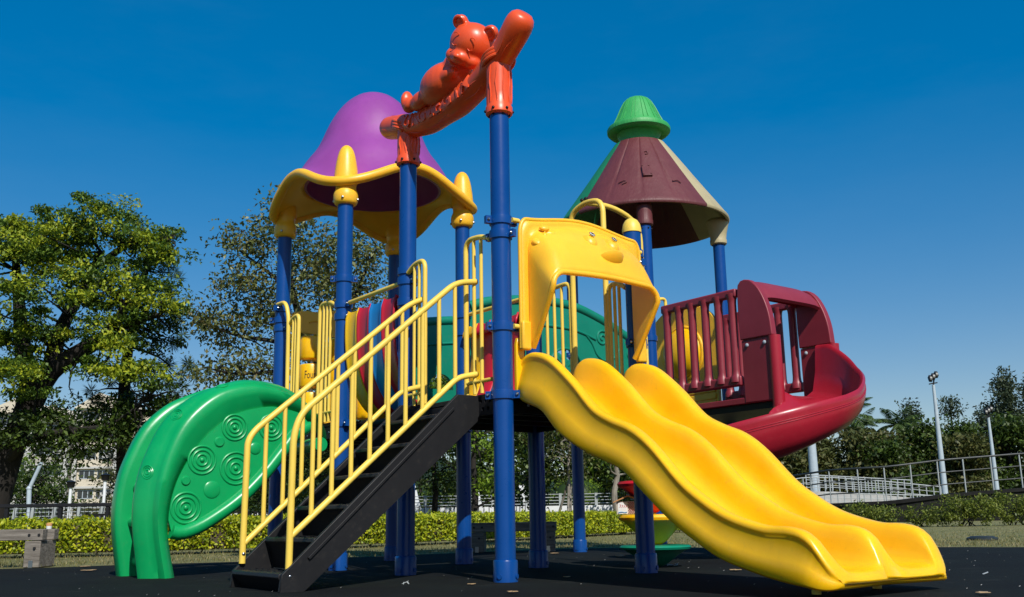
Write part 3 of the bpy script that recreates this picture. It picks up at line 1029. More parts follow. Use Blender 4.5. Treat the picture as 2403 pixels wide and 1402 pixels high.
for x in (.36, .80):
    mk('slide_leg', MB().tube([(x, -1.72, 0), (x, -1.72, .12)], .02, 10), 'yellow_rail', slide)
mk('mounting_plate', MB().prism([(.065, 1.0), (.12, 1.0), (.12, 1.30), (.105, 1.33), (.075, 1.33), (.065, 1.29)], [], lambda x, z: (x, -.045, z), lambda x, z: (x, -.02, z)), 'yellow_slide', slide, bev=.005)

# ---------------------------------------------------------------- smiling entrance arch
PB = -.075                                              # flange plane
def arch_paths():
    out, inn, lip = [], [], []
    for k in range(13):                                  # left leg
        s_ = k / 12
        out.append((.080, PB, lerp(1.265, 1.93, s_)))
        inn.append((.140, PB, lerp(1.275, 1.84, s_)))
        lip.append((lerp(.155, .112, s_), PB - .012 - .243 * s_ ** .95, lerp(1.275, 1.585, s_)))
    for k in range(1, 7):
        t = k / 6 * PI / 2
        out.append((.080 + .05 * (1 - math.cos(t)), PB, 1.93 + .10 * math.sin(t)))
        inn.append((.140 + .08 * (1 - math.cos(t)), PB, 1.84 + .14 * math.sin(t)))
        lip.append((.112 + .085 * (1 - math.cos(t)), PB - .255, 1.585 + .085 * math.sin(t)))
    n = 24
    for k in range(1, n):
        s_ = k / n
        h = math.sin(PI * s_)
        out.append((lerp(.13, .98, s_), PB, 2.03 + .05 * h ** 1.5))
        inn.append((lerp(.22, .885, s_), PB, 1.98 + .055 * h))
        lip.append((lerp(.197, .835, s_), PB - .255, 1.67 + .012 * h))
    for k in range(6, -1, -1):
        t = k / 6 * PI / 2
        out.append((1.03 - .05 * (1 - math.cos(t)), PB, 1.93 + .10 * math.sin(t)))
        inn.append((.965 - .08 * (1 - math.cos(t)), PB, 1.84 + .14 * math.sin(t)))
        lip.append((.92 - .085 * (1 - math.cos(t)), PB - .255, 1.585 + .085 * math.sin(t)))
    for k in range(11, -1, -1):
        s_ = k / 12
        out.append((1.03, PB, lerp(1.265, 1.93, s_)))
        inn.append((.965, PB, lerp(1.275, 1.84, s_)))
        lip.append((lerp(.945, .92, s_), PB - .012 - .243 * s_ ** .95, lerp(1.275, 1.585, s_)))
    return out, inn, lip
aout, ainn, alip = arch_paths()
rows = [aout, [tuple(lerp(a, b_, .6) for a, b_ in zip(p, q)) for p, q in zip(aout, ainn)], ainn]
NJ = 10
for j in range(1, NJ + 1):
    t = j / NJ
    row = []
    for p, q in zip(ainn, alip):
        top_w = max(0.0, min(1.0, (p[2] - 1.9) / .1))
        bul = .05 * math.sin(PI * t) * top_w
        e = t ** 1.12
        row.append((lerp(p[0], q[0], t), lerp(p[1], q[1], e) - bul, lerp(p[2], q[2], t) + bul * .35))
    rows.append(row)
face_rows = rows[2:]
arch = mk('entrance_arch', MB().grid(rows), 'yellow_panel', S, 'yellow entrance arch moulded with a smiling face', ang=70, solid=.016)
mk('arch_lip', MB().tube(alip, .0165, 10), 'yellow_panel', arch)
mk('arch_edge', MB().tube(aout, .0125, 10), 'yellow_panel', arch)
for x0, x1 in ((.070, .135), (.970, 1.04)):
    mk('leg_rib', MB().box(x0, x1, PB - .028, PB + .012, 1.255, 1.42), 'yellow_panel', arch, bev=.012, seg=3)

def face_pt(x, z, off=0.0):
    """point on the face surface of the arch near (x, z), with its outward normal"""
    best = None
    n0 = len(face_rows[0])
    for j in range(len(face_rows) - 1):
        for i in range(18, n0 - 19):
            p = face_rows[j][i]
            d = (p[0] - x) ** 2 + (p[2] - z) ** 2
            if best is None or d < best[0]:
                best = (d, j, i)
    _, j, i = best
    p = Vector(face_rows[j][i]); px_ = Vector(face_rows[j][i + 1]); pj_ = Vector(face_rows[min(j + 1, NJ)][i])
    n_ = (px_ - p).cross(pj_ - p)
    if n_.length < 1e-9: n_ = Vector((0, -1, .6))
    n_.normalize()
    if n_.y > 0: n_ = -n_
    y = p.y - ((x - p.x) * n_.x + (z - p.z) * n_.z) / n_.y
    return Vector((x, y, z)) + n_ * off, n_
for x, z in ((.512, 1.935), (.695, 1.935)):
    c, n_ = face_pt(x, z)
    rot = n_.to_track_quat('Z', 'Y').to_matrix()
    mk('eye_mound', MB().ball(c - n_ * .008 + Vector((0, 0, -.012)), (.05, .064, .048), 20, 12, rot), 'yellow_panel', arch)
    e = c + n_ * .033 + Vector((.004, 0, .008))
    mk('eye', MB().ball(e, (.017, .020, .006), 18, 8, rot), 'eye_white', arch)
    mk('eye_ring', MB().tube([e + rot @ Vector((.017 * math.cos(t * PI / 9), .020 * math.sin(t * PI / 9), .003)) for t in range(18)], .0022, 6, closed=True), 'ink', arch)
    mk('pupil', MB().ball(e + n_ * .004, (.0095, .011, .005), 14, 8, rot), 'ink', arch)
    mk('glint', MB().ball(e + n_ * .0085 + Vector((.002, 0, .003)), .0028, 8, 6), 'eye_white', arch)
c, n_ = face_pt(.60, 1.822)
rot = n_.to_track_quat('Z', 'Y').to_matrix()
mb = MB()
rws = []
for i in range(13):                                       # half-moon mouth, flat side up
    ph = PI * i / 12
    row = []
    for j in range(11):
        t = PI * j / 10
        q = Vector((.088 * math.cos(ph), -.050 * math.sin(ph) * math.sin(t / 1.0) if False else 0, 0))
        row.append(c + Vector((.088 * math.cos(ph), 0, 0)) + (Vector((0, 0, -1)) * .06 * math.sin(t / 2) + n_ * .07 * math.cos(t / 2)) * math.sin(ph) ** .8 - n_ * .006)
    rws.append(row)
mb.grid(rws)
rws2 = [[c + Vector((.088 * math.cos(PI * i / 12), 0, .0)) + (n_ * .07 * s_) * math.sin(PI * i / 12) ** .8 - n_ * .006 for s_ in (0, .5, 1)] for i in range(13)]
mb.grid(rws2)
mk('mouth', mb, 'yellow_panel', arch, ang=60)
c, n_ = face_pt(.205, 1.93)
rot = n_.to_track_quat('Z', 'Y').to_matrix()
mb = MB().ball(c + Vector((-.03, 0, -.045)), (.045, .042, .022), 16, 10, rot).ball(c + Vector((.012, 0, .002)), (.018, .024, .018), 12, 8, rot).ball(c + Vector((.02, .01, .05)), (.034, .026, .016), 14, 8, rot).ball(c + Vector((.06, 0, .02)), (.034, .017, .014), 14, 8, rot)
o = link('hair_bow', remesh(mb, .006, 4), arch); o.data.materials.append(M['yellow_panel'])
pts = [face_pt(x, 1.985 + .012 * math.sin(PI * (x - .42) / .4), .001)[0] for x in np.linspace(.60, .78, 10)]
mk('brow', MB().tube(pts, .0045, 6), 'yellow_panel', arch)
pts = [face_pt(x, 2.0 + .03 * math.sin(PI * (x - .2) / .68), .001)[0] for x in np.linspace(.22, .87, 26)]
mk('hair_line', MB().tube(pts, .0045, 6), 'yellow_panel', arch)
for (x0, x1, y, z) in ((.057, .085, -.06, 1.39), (.057, .085, -.06, 2.015), (1.02, 1.06, -.062, 1.39), (1.02, 1.06, -.062, 1.97)):
    mk('stub_pipe', MB().tube([(x0 - .02, y, z), (x1, y, z)], .014, 10), 'yellow_rail', arch)

# ---------------------------------------------------------------- log beam with a bear on the two tall posts
lp = [(0, -.262, 3.215), (0, -.17, 3.135), (0, -.06, 3.055), (0, .06, 2.995), (0, .22, 2.935), (0, .42, 2.90), (0, .62, 2.892), (0, .82, 2.905), (0, 1.0, 2.94), (0, 1.16, 2.985), (0, 1.335, 3.035)]
lpc = [Vector((0, p[1], p[2])) for p in crom(lp, 64)]
rad = []
for i, p in enumerate(lpc):
    e = min(i, 63 - i)
    rad.append(.084 * (.60 if e == 0 else .84 if e == 1 else .96 if e == 2 else 1) + (.003 * math.sin(i * .5)))
mb = MB().tube(lpc, rad, 30)
o = mk('log_beam', mb, 'orange', S, ang=80)
tag(o, 'orange log-shaped beam with raised lettering and a bear on top')
logo = o
for y, zt in ((0, 3.03), (Y1, 2.93)):
    mk('log_sleeve', MB().lathe([(.058, 2.665), (.072, 2.667), (.080, 2.675), (.080, 2.715), (.074, 2.725), (.076, 2.80), (.074, 2.90), (.078, zt)], (0, y), 30), 'orange', logo)
    mb = MB()
    for k in range(5):                                   # bark seams
        t = PI + .2 + k * .55
        pts = [(.077 * math.cos(t + .06 * math.sin(j * 1.3 + k)), y + .077 * math.sin(t + .06 * math.sin(j * 1.3 + k)), lerp(2.735, zt - .06, j / 6)) for j in range(7)]
        mb.tube(pts, [.001, .005, .004, .006, .004, .005, .001], 6)
    mk('bark_seam', mb, 'orange', logo)
    mb = MB()
    for t in range(6):
        q = t * PI / 3 + .5
        mb.ball((.081 * math.cos(q), y + .081 * math.sin(q), 2.692), .0095, 8, 6)
    mk('bolt', mb, 'dark_metal', logo)
for (y, z, ti) in ((0, 3.02, -.30), (Y1 + .02, 2.955, .5)):  # rope lashings
    for k in range(3):
        pts = []
        for j in range(28):
            t = 2 * PI * j / 28
            pts.append((.092 * math.cos(t), y + .098 * math.sin(t), z + k * .022 - .022 + ti * .098 * math.sin(t)))
        mk('rope_lashing', MB().tube(pts, .0125, 8, closed=True), 'orange', logo)
mb = MB()
for side, ph in ((-1, 1.45), (-1, -.45), (-1, -1.0), (1, .5)):
    for seg_ in range(5):
        i0 = 3 + seg_ * 12
        pts = []
        for i in range(i0, i0 + 10):
            p = lpc[min(i, 62)]; q = lpc[min(i + 1, 63)]
            t = (q - p).normalized(); nz = Vector((1, 0, 0)).cross(t); nz = nz if nz.z > 0 else -nz
            a_ = ph + .10 * math.sin(i * .8 + ph * 5)
            pts.append(p + (Vector((side, 0, 0)) * math.cos(a_) + nz * math.sin(a_)) * .083)
        if side < 0 or True:
            mb.tube(pts, [.001, .002, .003, .003, .004, .003, .003, .002, .002, .001], 5)
mk('bark_ridge', mb, 'orange', logo)
# raised letters along the face towards the stairs
txt = 'JUNGLEGYM'
for k, ch in enumerate(txt):
    fy = lerp(1.005, .245, (k + .0) / (len(txt) - 1)) - (.0 if k < 6 else .0)
    i = min(range(64), key=lambda q: abs(lpc[q].y - fy))
    p = lpc[i]; t = (lpc[max(i - 1, 0)] - lpc[min(i + 1, 63)]).normalized()
    nz = Vector((-1, 0, 0)).cross(t) * -1
    if nz.z < 0: nz = -nz
    v, f = text_geo(ch, .135, .010, .001)
    vv = []
    for q in v:
        a_ = .18 + (q[1] - .048) / .084
        rr = .083 + q[2]
        vv.append(p + t * q[0] + (Vector((-1, 0, 0)) * math.cos(a_) + nz * math.sin(a_)) * rr)
    mk('raised_letter', MB().add(vv, f), 'orange', logo, ang=30)
# bear: one skin, lying back along the log, head towards the tall front post
F_ = Vector((-.80, -.22, -.52)).normalized()              # way the bear looks
side = F_.cross(Vector((0, 0, 1))).normalized()          # bear's right hand side
upv = side.cross(F_).normalized()
side, upv = side * math.cos(.6) + upv * math.sin(.6), upv * math.cos(.6) - side * math.sin(.6)
H0 = Vector((-.01, .255, 3.225))
rotH = Matrix((side, F_, upv)).transposed()
mb = MB()
mb.ball(H0, (.148, .135, .138), 28, 18, rotH)
mb.ball(H0 + F_ * .105 - upv * .055, (.078, .07, .055), 18, 12, rotH)
mb.ball(H0 + F_ * .085 - upv * .07 + side * .065, (.06, .06, .05), 16, 10, rotH)
mb.ball(H0 + F_ * .085 - upv * .07 - side * .065, (.06, .06, .05), 16, 10, rotH)
mb.ball(H0 + F_ * .168 - upv * .038, (.030, .024, .022), 14, 8, rotH)
for s_ in (-1, 1):
    mb.ball(H0 + side * s_ * .112 + upv * .112 - F_ * .015, (.048, .034, .048), 18, 12, rotH)
mb.ball((-.015, .56, 3.065), (.145, .21, .145), 24, 16)
mb.ball((-.01, .42, 3.13), (.10, .11, .11), 18, 12)
mb.ball((-.09, .43, 3.06), (.045, .10, .05), 14, 10)
for x_, y_, z_ in ((-.07, .76, 3.02), (.075, .76, 3.04)):
    mb.ball((x_, y_, z_), (.055, .12, .065), 16, 10)
for x_, y_, z_ in ((-.085, .915, 3.065), (.05, .86, 3.13)):
    mb.ball((x_, y_, z_), (.05, .032, .075), 16, 10)
    mb.ball((x_, y_ - .03, z_ - .04), (.045, .06, .05), 14, 8)
bm_ = remesh(mb, .008, 7)
o = link('bear_figure', bm_, logo); bm_.materials.append(M['orange'])
mb = MB()
for s_ in (-1, 1):
    c = H0 + F_ * .125 + side * s_ * .058 + upv * .012
    mb.tube([c + side * q * .016 + upv * (.010 * (q * q) - .006) + F_ * .003 for q in (-1, -.5, 0, .5, 1)], .0032, 6)
    c = H0 + F_ * .105 + side * s_ * .06 + upv * .085
    mb.tube([c + side * q * .018 + upv * (-.010 * q * q) + F_ * .004 for q in (-1, -.5, 0, .5, 1)], .003, 6)
mk('bear_face_line', mb, 'orange', logo)
for s_ in (-1, 1):
    mk('ear_rim', MB().tube([H0 + side * s_ * .115 + upv * .115 + F_ * .010 + rotH @ Vector((.035 * math.cos(t * PI / 8), 0, .035 * math.sin(t * PI / 8))) for t in range(16)], .011, 8, closed=True), 'orange', logo)

# ---------------------------------------------------------------- green arch climber
Nn = [(-.13, 1.00), (-.20, 1.10), (-.31, 1.18), (-.47, 1.237), (-.65, 1.256), (-.84, 1.215), (-.99, 1.12), (-1.12, .975), (-1.205, .782), (-1.255, .545), (-1.255, .305), (-1.195, 0.0)]
Oo = [(-.10, 1.02), (-.17, 1.14), (-.30, 1.235), (-.46, 1.285), (-.69, 1.29), (-.905, 1.215), (-1.055, 1.13), (-1.195, .985), (-1.285, .80), (-1.342, .60), (-1.352, .342), (-1.297, 0.0)]
In = [(-.07, .90), (-.12, .99), (-.25, 1.06), (-.40, 1.097), (-.53, 1.105), (-.74, 1.05), (-.87, .96), (-.99, .835), (-1.105, .635), (-1.155, .45), (-1.155, .26), (-1.10, 0.0)]
NC = 56
cN, cO, cI = [[tuple(p) for p in crom(q, NC)] for q in (Nn, Oo, In)]
yN0, yN1 = 1.985, 2.135
rows = []
for i in range(NC):
    n_, o_, i_ = cN[i], cO[i], cI[i]
    m1 = (lerp(n_[0], o_[0], .35), lerp(n_[1], o_[1], .35)); m2 = (lerp(n_[0], o_[0], .8), lerp(n_[1], o_[1], .8))
    g1 = (lerp(i_[0], n_[0], .5), lerp(i_[1], n_[1], .5))
    rows.append([(i_[0], yN0 + .035, i_[1]), (g1[0], yN0 - .012, g1[1]), (lerp(g1[0], n_[0], .6), yN0 - .018, lerp(g1[1], n_[1], .6)), (n_[0], yN0 + .012, n_[1]),
                 (lerp(n_[0], o_[0], .04), yN0 + .034, lerp(n_[1], o_[1], .04)), (m1[0], yN0 + .045, m1[1]), (m2[0], yN0 + .10, m2[1]), (o_[0], yN1 - .022, o_[1]), (o_[0], yN1 - .006, o_[1]), (lerp(o_[0], n_[0], .1), yN1, lerp(o_[1], n_[1], .1)), (i_[0], yN1, i_[1])])
climb = mk('arch_climber', MB().loft(rows), 'green_slide', S, 'green arched climber with ring-patterned side panel', ang=60)
yF0, yF1 = 2.48, 2.62
rows = []
for i in range(NC):
    o_, i_ = cO[i], cI[i]
    rows.append([(i_[0], yF0, i_[1]), (lerp(i_[0], o_[0], .8), yF0, lerp(i_[1], o_[1], .8)), (lerp(i_[0], o_[0], .96), yF0 + .01, lerp(i_[1], o_[1], .96)), (o_[0], yF0 + .03, o_[1]), (o_[0], yF1 - .03, o_[1]), (lerp(i_[0], o_[0], .96), yF1, lerp(i_[1], o_[1], .96)), (i_[0], yF1, i_[1])])
mk('side_rail', MB().loft(rows), 'green_slide', climb, ang=60)
for k in range(9):
    i = int(5 + k * (NC - 9) / 8)
    p, q = cO[min(i, NC - 3)], cI[min(i, NC - 3)]
    c = (lerp(q[0], p[0], .42), lerp(q[1], p[1], .42))
    mk('rung', MB().tube([(c[0], yN1 - .02, c[1]), (c[0], yF0 + .02, c[1])], .034, 16), 'green_slide', climb)
# lens-shaped infill below the near rail
lowt = [(-1.14, .285), (-1.07, .275), (-.93, .33), (-.71, .478), (-.54, .645), (-.40, .82), (-.31, .93), (-.20, .99)]
lc = [tuple(p) for p in crom(lowt, 30)]
mk('lower_rail', MB().tube([(p[0], yN0 + .02, p[1]) for p in lc], [.045] * 28 + [.04, .03], 18), 'green_slide', climb)
poly = [p for p in lc] + [cI[i] for i in range(8, 46)]
mk('infill_panel', MB().prism(poly, [], lambda x, z: (x, yN0 + .022, z), lambda x, z: (x, yN0 + .05, z)), 'green_slide', climb, ang=30)
pf = yN0 + .021
def rings(x, z, radii, r_=.0075):
    mb = MB()
    for q in radii:
        mb.tube([(x + q * math.cos(t * 2 * PI / 32), pf, z + q * math.sin(t * 2 * PI / 32)) for t in range(32)], r_, 8, closed=True)
    mb.ball((x, pf, z), (.016, .012, .016), 12, 8)
    return mb
for x, z, rr in ((-1.055, .43, (.038, .068, .096)), (-.965, .735, (.036, .064, .090)), (-.735, .685, (.037, .072, .104)), (-.755, .955, (.034, .060, .084)), (-.495, .965, (.034, .06, .086))):
    mk('ring_ornament', rings(x, z, rr), 'green_slide', climb)
for x, z, r_ in ((-1.065, .60, .030), (-.89, .545, .055), (-.855, .855, .034), (-.605, .82, .04)):
    ob = mk('disc_ornament', MB().lathe([(0, .010), (r_ * .8, .010), (r_, .004), (r_ * 1.02, 0)], n=28), 'green_slide', climb)
    ob.rotation_euler = (PI / 2, 0, 0); ob.location = (x, pf + .001, z)
for f_ in (.36, .53, .70):
    i = int(f_ * NC)
    n_, o_ = cN[i], cO[i]
    p = Vector((lerp(n_[0], o_[0], .60), yN0 + .078, lerp(n_[1], o_[1], .60)))
    a_ = Vector((lerp(n_[0], o_[0], .8), yN0 + .10, lerp(n_[1], o_[1], .8))) - Vector((lerp(n_[0], o_[0], .35), yN0 + .045, lerp(n_[1], o_[1], .35)))
    tt = Vector((cN[i + 1][0] - cN[i - 1][0], 0, cN[i + 1][1] - cN[i - 1][1])).normalized()
    a_.normalize()
    mb = MB()
    for q in (.014, .030, .042):
        mb.tube([p + (tt * math.cos(t * PI / 12) + a_ * math.sin(t * PI / 12)) * q for t in range(24)], .005, 6, closed=True)
    mk('ring_ornament', mb, 'green_slide', climb)
mk('end_roll', MB().tube([(-.13, 1.985, .86), (-.13, 2.62, .86)], .05, 16), 'green_slide', climb)

# ---------------------------------------------------------------- green arched bridge
topg = [(1.11, 1.985), (1.30, 2.045), (1.53, 2.085), (1.76, 2.112), (1.99, 2.12), (2.227, 2.105), (2.47, 2.04), (2.70, 1.955), (2.92, 1.855), (3.06, 1.78)]
tg = [tuple(p) for p in crom(topg, 40)]
botg = [(3.06, 1.20), (2.8, 1.31), (2.5, 1.36), (2.1, 1.36), (1.7, 1.27), (1.4, 1.13), (1.11, 1.0)]
bgp = [tuple(p) for p in crom(botg, 24)]
wheel = [(2.10 + .175 * math.cos(t), 1.575 + .155 * math.sin(t)) for t in [PI * k / 14 for k in range(15)]]
wheel = wheel[::-1]
h2 = [(1.52 + .13 * math.cos(t), 1.46 + .14 * math.sin(t)) for t in [PI * k / 10 for k in range(11)]][::-1]
bridge = None
for y in (Y2 + .01, Y3 - .01):
    mb = MB().prism(tg + bgp, [wheel, h2], lambda x, z: (x, y - .018, z), lambda x, z: (x, y + .018, z))
    pn = mk('arched_bridge' if bridge is None else 'side_panel', mb, 'green_bridge', S if bridge is None else bridge, 'green arched bridge with scroll-patterned side panels' if bridge is None else None, ang=30)
    if bridge is None:
        bridge = pn
    mk('top_roll', MB().tube([(p[0], y, p[1]) for p in tg], .042, 14), 'green_bridge', bridge)
    mb = MB()
    for t in (PI * .25, PI * .5, PI * .75):
        mb.bar((2.10, y, 1.57), (2.10 + .18 * math.cos(t), y, 1.575 + .16 * math.sin(t)), .02, .022, (0, 1, 0))
    mk('wheel_spoke', mb, 'green_bridge', bridge)
    mk('wheel_rim', MB().tube([(p[0], y - .018, p[1]) for p in wheel], .012, 8), 'green_bridge', bridge)
    # scroll ribs
    mb = MB()
    mb.tube([(p[0], y - .02, p[1] - .21) for p in tg[4:27]], .012, 8)
    for (sx, sz, sc, tr) in ((2.52, 1.855, .075, 1), (2.86, 1.735, .055, 1), (1.27, 1.78, .06, -1)):
        mb.tube([(sx + tr * sc * (1 - k / 34) * math.cos(.4 + k * .36), y - .02, sz + sc * (1 - k / 34) * math.sin(.4 + k * .36)) for k in range(31)], .010, 8)
    mb.tube([(x_, y - .02, z_) for x_, z_ in [tuple(p) for p in crom([(2.33, 1.87), (2.40, 1.80), (2.46, 1.70), (2.56, 1.66), (2.66, 1.70), (2.72, 1.78)], 20)]], .010, 8)
    mk('scroll_rib', mb, 'green_bridge', bridge)
nb = 12
for k in range(nb):
    x0 = lerp(1.12, 3.04, k / nb); x1 = lerp(1.12, 3.04, (k + .94) / nb)
    zc = float(np.interp((x0 + x1) / 2, [p[0] for p in bgp][::-1], [p[1] for p in bgp][::-1])) + .03
    dz = float(np.interp(x1, [p[0] for p in bgp][::-1], [p[1] for p in bgp][::-1])) + .03 - zc
    v = [(x0, Y2 + .03, zc - dz), (x1, Y2 + .03, zc + dz), (x1, Y3 - .03, zc + dz), (x0, Y3 - .03, zc - dz)]
    mb = MB().add(v + [(p[0], p[1], p[2] + .03) for p in v], [(0, 1, 2, 3), (4, 5, 6, 7), (0, 1, 5, 4), (1, 2, 6, 5), (2, 3, 7, 6), (3, 0, 4, 7)])
    mk('floor_plank', mb, 'black_plastic', bridge, bev=.004)

# ---------------------------------------------------------------- yellow bubble panel at the back of the second tower
xb = X3 - .01
pl = [(Y2 + .09, 1.34)] + [(Y2 + .09 + (Y3 - Y2 - .18) * t / 20, 2.22 + .22 * math.sin(PI * t / 20) ** .7) for t in range(21)] + [(Y3 - .09, 1.34)]
ring = [((Y2 + Y3) / 2 + .27 * math.cos(-t * PI / 16), 1.93 + .27 * math.sin(-t * PI / 16)) for t in range(32)]
mb = MB().prism(pl, [ring], lambda y, z: (xb - .02, y, z), lambda y, z: (xb + .02, y, z))
bub = mk('bubble_panel', mb, 'yellow_panel', S, 'yellow panel with a round bubble window', bev=.008)
mk('bubble', MB().ball((xb, (Y2 + Y3) / 2, 1.93), (.16, .265, .265), 30, 18), 'yellow_slide', bub)
mb = MB().tube([(xb - .022, p[0], p[1]) for p in ring], .018, 8, closed=True)
mk('bubble_ring', mb, 'yellow_panel', bub)
for z0 in (1.36, 1.43, 1.50):
    mk('moulded_plank', MB().box(xb - .034, xb - .021, Y2 + .12, Y3 - .12, z0, z0 + .055), 'yellow_panel', bub, bev=.006)

# ---------------------------------------------------------------- maroon gangway, hood and spiral slide
def barrier(x, name='barrier', parent=None, y0=.925, y1=1.80):
    """moulded barrier: frame with rounded slots between round bars"""
    b_ = mk(name, MB().box(x - .028, x + .028, y0, y1, 2.115, 2.19), 'maroon', parent, bev=.016, seg=3)
    mk('bottom_rail', MB().box(x - .028, x + .028, y0, y1, 1.365, 1.452), 'maroon', b_ if parent is S else parent, bev=.016, seg=3)
    for k in range(6):
        yy = lerp(.985, 1.745, k / 5)
        zz = [1.40, 1.44, 1.452, 1.468, 1.50, 2.07, 2.10, 2.115, 2.15]
        rr = [.052, .050, .044, .039, .036, .036, .039, .044, .05]
        mk('bar', MB().tube([(x, yy, z) for z in zz], rr, 14), 'maroon', b_ if parent is S else parent)
    return b_
gang = mk('gangway', MB().box(3.14, 3.97, .60, 1.88, 1.215, 1.265), 'maroon', S, 'maroon barred gangway with hood leading to spiral slide', bev=.006)
mk('floor_ribs', MB().box(3.17, 3.94, .62, 1.86, 1.16, 1.212), 'black_plastic', gang)
barrier(3.15, 'barrier', gang)
barrier(3.95, 'barrier', gang)
hp_ = [tuple(p) for p in crom([(.905, 1.74), (.91, 1.95), (.905, 2.16), (.885, 2.225), (.83, 2.245), (.76, 2.225), (.69, 2.155), (.63, 2.04), (.59, 1.90), (.575, 1.74)], 26)]
for x0, x1 in ((3.125, 3.19), (3.905, 3.97)):
    mb = MB().prism(hp_, [], lambda y, z: (x0, y, z), lambda y, z: (x1, y, z))
    mk('hood_side', mb, 'maroon', gang, bev=.02, seg=4)
    sx = 1 if x0 < 3.5 else -1
    mk('pillar_panel', MB().box(x0 + .01, x0 + .05, .60, .90, 1.22, 1.735), 'maroon', gang, bev=.006)
    mk('pillar', MB().tube([(x0 + .04, .585, 1.16), (x0 + .04, .585, 1.738)], .05, 18), 'crimson', gang)
    for y_ in (.66, .84):
        mk('bolt', MB().ball((x0 + .005, y_, 1.69), (.010, .017, .017), 10, 6), 'grey_paint', gang)
rows = []
for i in range(25):                                       # hood roof: arch between the two sides
    s_ = i / 24
    x = lerp(3.18, 3.915, s_)
    h = 1 - abs(2 * s_ - 1) ** 6
    row = []
    for (y, z) in [(.905, 2.12), (.905, 2.205), (.87, 2.24), (.80, 2.242), (.74, 2.205), (.68, 2.135), (.655, 2.08), (.675, 2.06), (.70, 2.10), (.76, 2.165), (.82, 2.19), (.875, 2.185)]:
        row.append((x, y + .0, z - (1 - h) * .02))
    rows.append(row)
mk('hood_roof', MB().loft(rows), 'maroon', gang, ang=60)

HC = (2.97, .70)
secs = []
NT2 = 110
for i in range(NT2 + 1):
    th_ = R(lerp(1, -288, i / NT2))
    dg = -math.degrees(th_)
    zf = float(np.interp(dg, [-4, 20, 50, 120, 180, 220, 262, 288], [1.285, 1.225, 1.08, .775, .555, .425, .27, .21]))
    zr = float(np.interp(dg, [-4, 8, 20, 35, 50, 62, 75, 88, 100, 140, 180, 220, 262, 288], [1.735, 1.72, 1.61, 1.475, 1.385, 1.30, 1.215, 1.16, 1.12, .985, .855, .70, .52, .42]))
    ri, ro = float(np.interp(dg, [20, 70], [.26, .16])), float(np.interp(dg, [0, 40], [.93, .85]))
    iw = min(1.0, max(.08, (dg - 30) / 60))
    sec = [(ro + .012, zr - .03), (ro + .016, zr - .008), (ro, zr + .012), (ro - .022, zr), (ro - .03, zr - .03), (ro - .055, lerp(zf, zr, .5)), (ro - .11, zf + .06), (ro - .20, zf + .012), (.5, zf), (ri + .16, zf + .012), (ri + .08, zf + .05), (ri + .045, zf + .05 + .07 * iw), (ri + .03, zf + .04 + .15 * iw), (ri + .01, zf + .035 + .165 * iw), (ri, zf + .03 + .15 * iw),
           (ri + .02, zf + .05), (ri + .08, zf - .015), (.5, zf - .04), (ro - .18, zf - .035), (ro - .085, zf - .005), (ro - .025, zf + .06), (ro + .006, lerp(zf + .10, zr, .25)), (ro + .012, lerp(zf + .05, zr, .55))]
    secs.append([(HC[0] + r_ * math.cos(th_), HC[1] + r_ * math.sin(th_), z) for r_, z in sec])
spiral = mk('spiral_slide', MB().loft(secs), 'crimson', S, 'crimson spiral slide curling below the hood', ang=60)
mb = MB()
for lv in (.80, .70):
    pts = []
    for a_ in range(-44, -200, -4):
        zr_ = float(np.interp(-a_, [-4, 8, 20, 35, 50, 62, 75, 88, 100, 140, 180, 220], [1.735, 1.72, 1.61, 1.475, 1.385, 1.30, 1.215, 1.16, 1.12, .985, .855, .70]))
        zf_ = float(np.interp(-a_, [-4, 20, 50, 120, 180, 220], [1.285, 1.225, 1.08, .775, .555, .425]))
        q = (1 - lv) * 2.2
        r_ = lerp(.862, .8625, q) + .0005
        pts.append((HC[0] + r_ * math.cos(R(a_)), HC[1] + r_ * math.sin(R(a_)), lerp(zr_ - .03, lerp(zf_ + .05, zr_, .55), q)))
    mb.tube(pts, .0035, 6)
mk('moulded_line', mb, 'crimson', spiral)
mk('slide_post', MB().tube([(HC[0], HC[1], 0), (HC[0], HC[1], .9)], .05, 16), 'blue_paint', spiral)

# ================================================================== vegetation
def limb(mb, pts, r0, r1, n=9, k=14):
    c = [Vector(p) for p in crom(pts, k)]
    mb.tube(c, [lerp(r0, r1, i / (k - 1)) for i in range(k)], n)
    return c

def clump_leaves(blobs, per, spread, flat=0.7):
    """blobs: (x,y,z, rx,ry,rz, clumps). returns leaf centres and the clump vectors"""
    C, Dv = [], []
    for (x, y, z, rx, ry, rz, nc) in blobs:
        d = unit(nc)
        rad = rng.uniform(.25, 1.0, (nc, 1)) ** .5
        cc = np.array([x, y, z]) + d * rad * np.array([rx, ry, rz])
        for c in cc:
            m_ = int(per * rng.uniform(.5, 1.5))
            s = spread * rng.uniform(.6, 1.4)
            q = c + np.clip(rng.normal(size=(m_, 3)), -1.5, 1.5) * np.array([s, s, s * flat])
            C.append(q)
            o = q - np.array([x, y, z])
            Dv.append(o / (np.linalg.norm(o, axis=1, keepdims=True) + 1e-6))
    return np.concatenate(C), np.concatenate(Dv)

def crown(name, parent, blobs, per, spread, L, mat, flat=0.7, droop=0.3, aspect=.5):
    C, O = clump_leaves(blobs, per, spread, flat)
    n = len(C)
    D = unit(n) + O * .6 + np.array([0, 0, -droop])
    N = unit(n) * .8 + np.array([0, 0, .9])
    return quad_cloud(name, C, D, N, rng.uniform(.5, 1.45, n) * L, rng.uniform(.6, 1.35, n) * L * aspect, mat, parent)

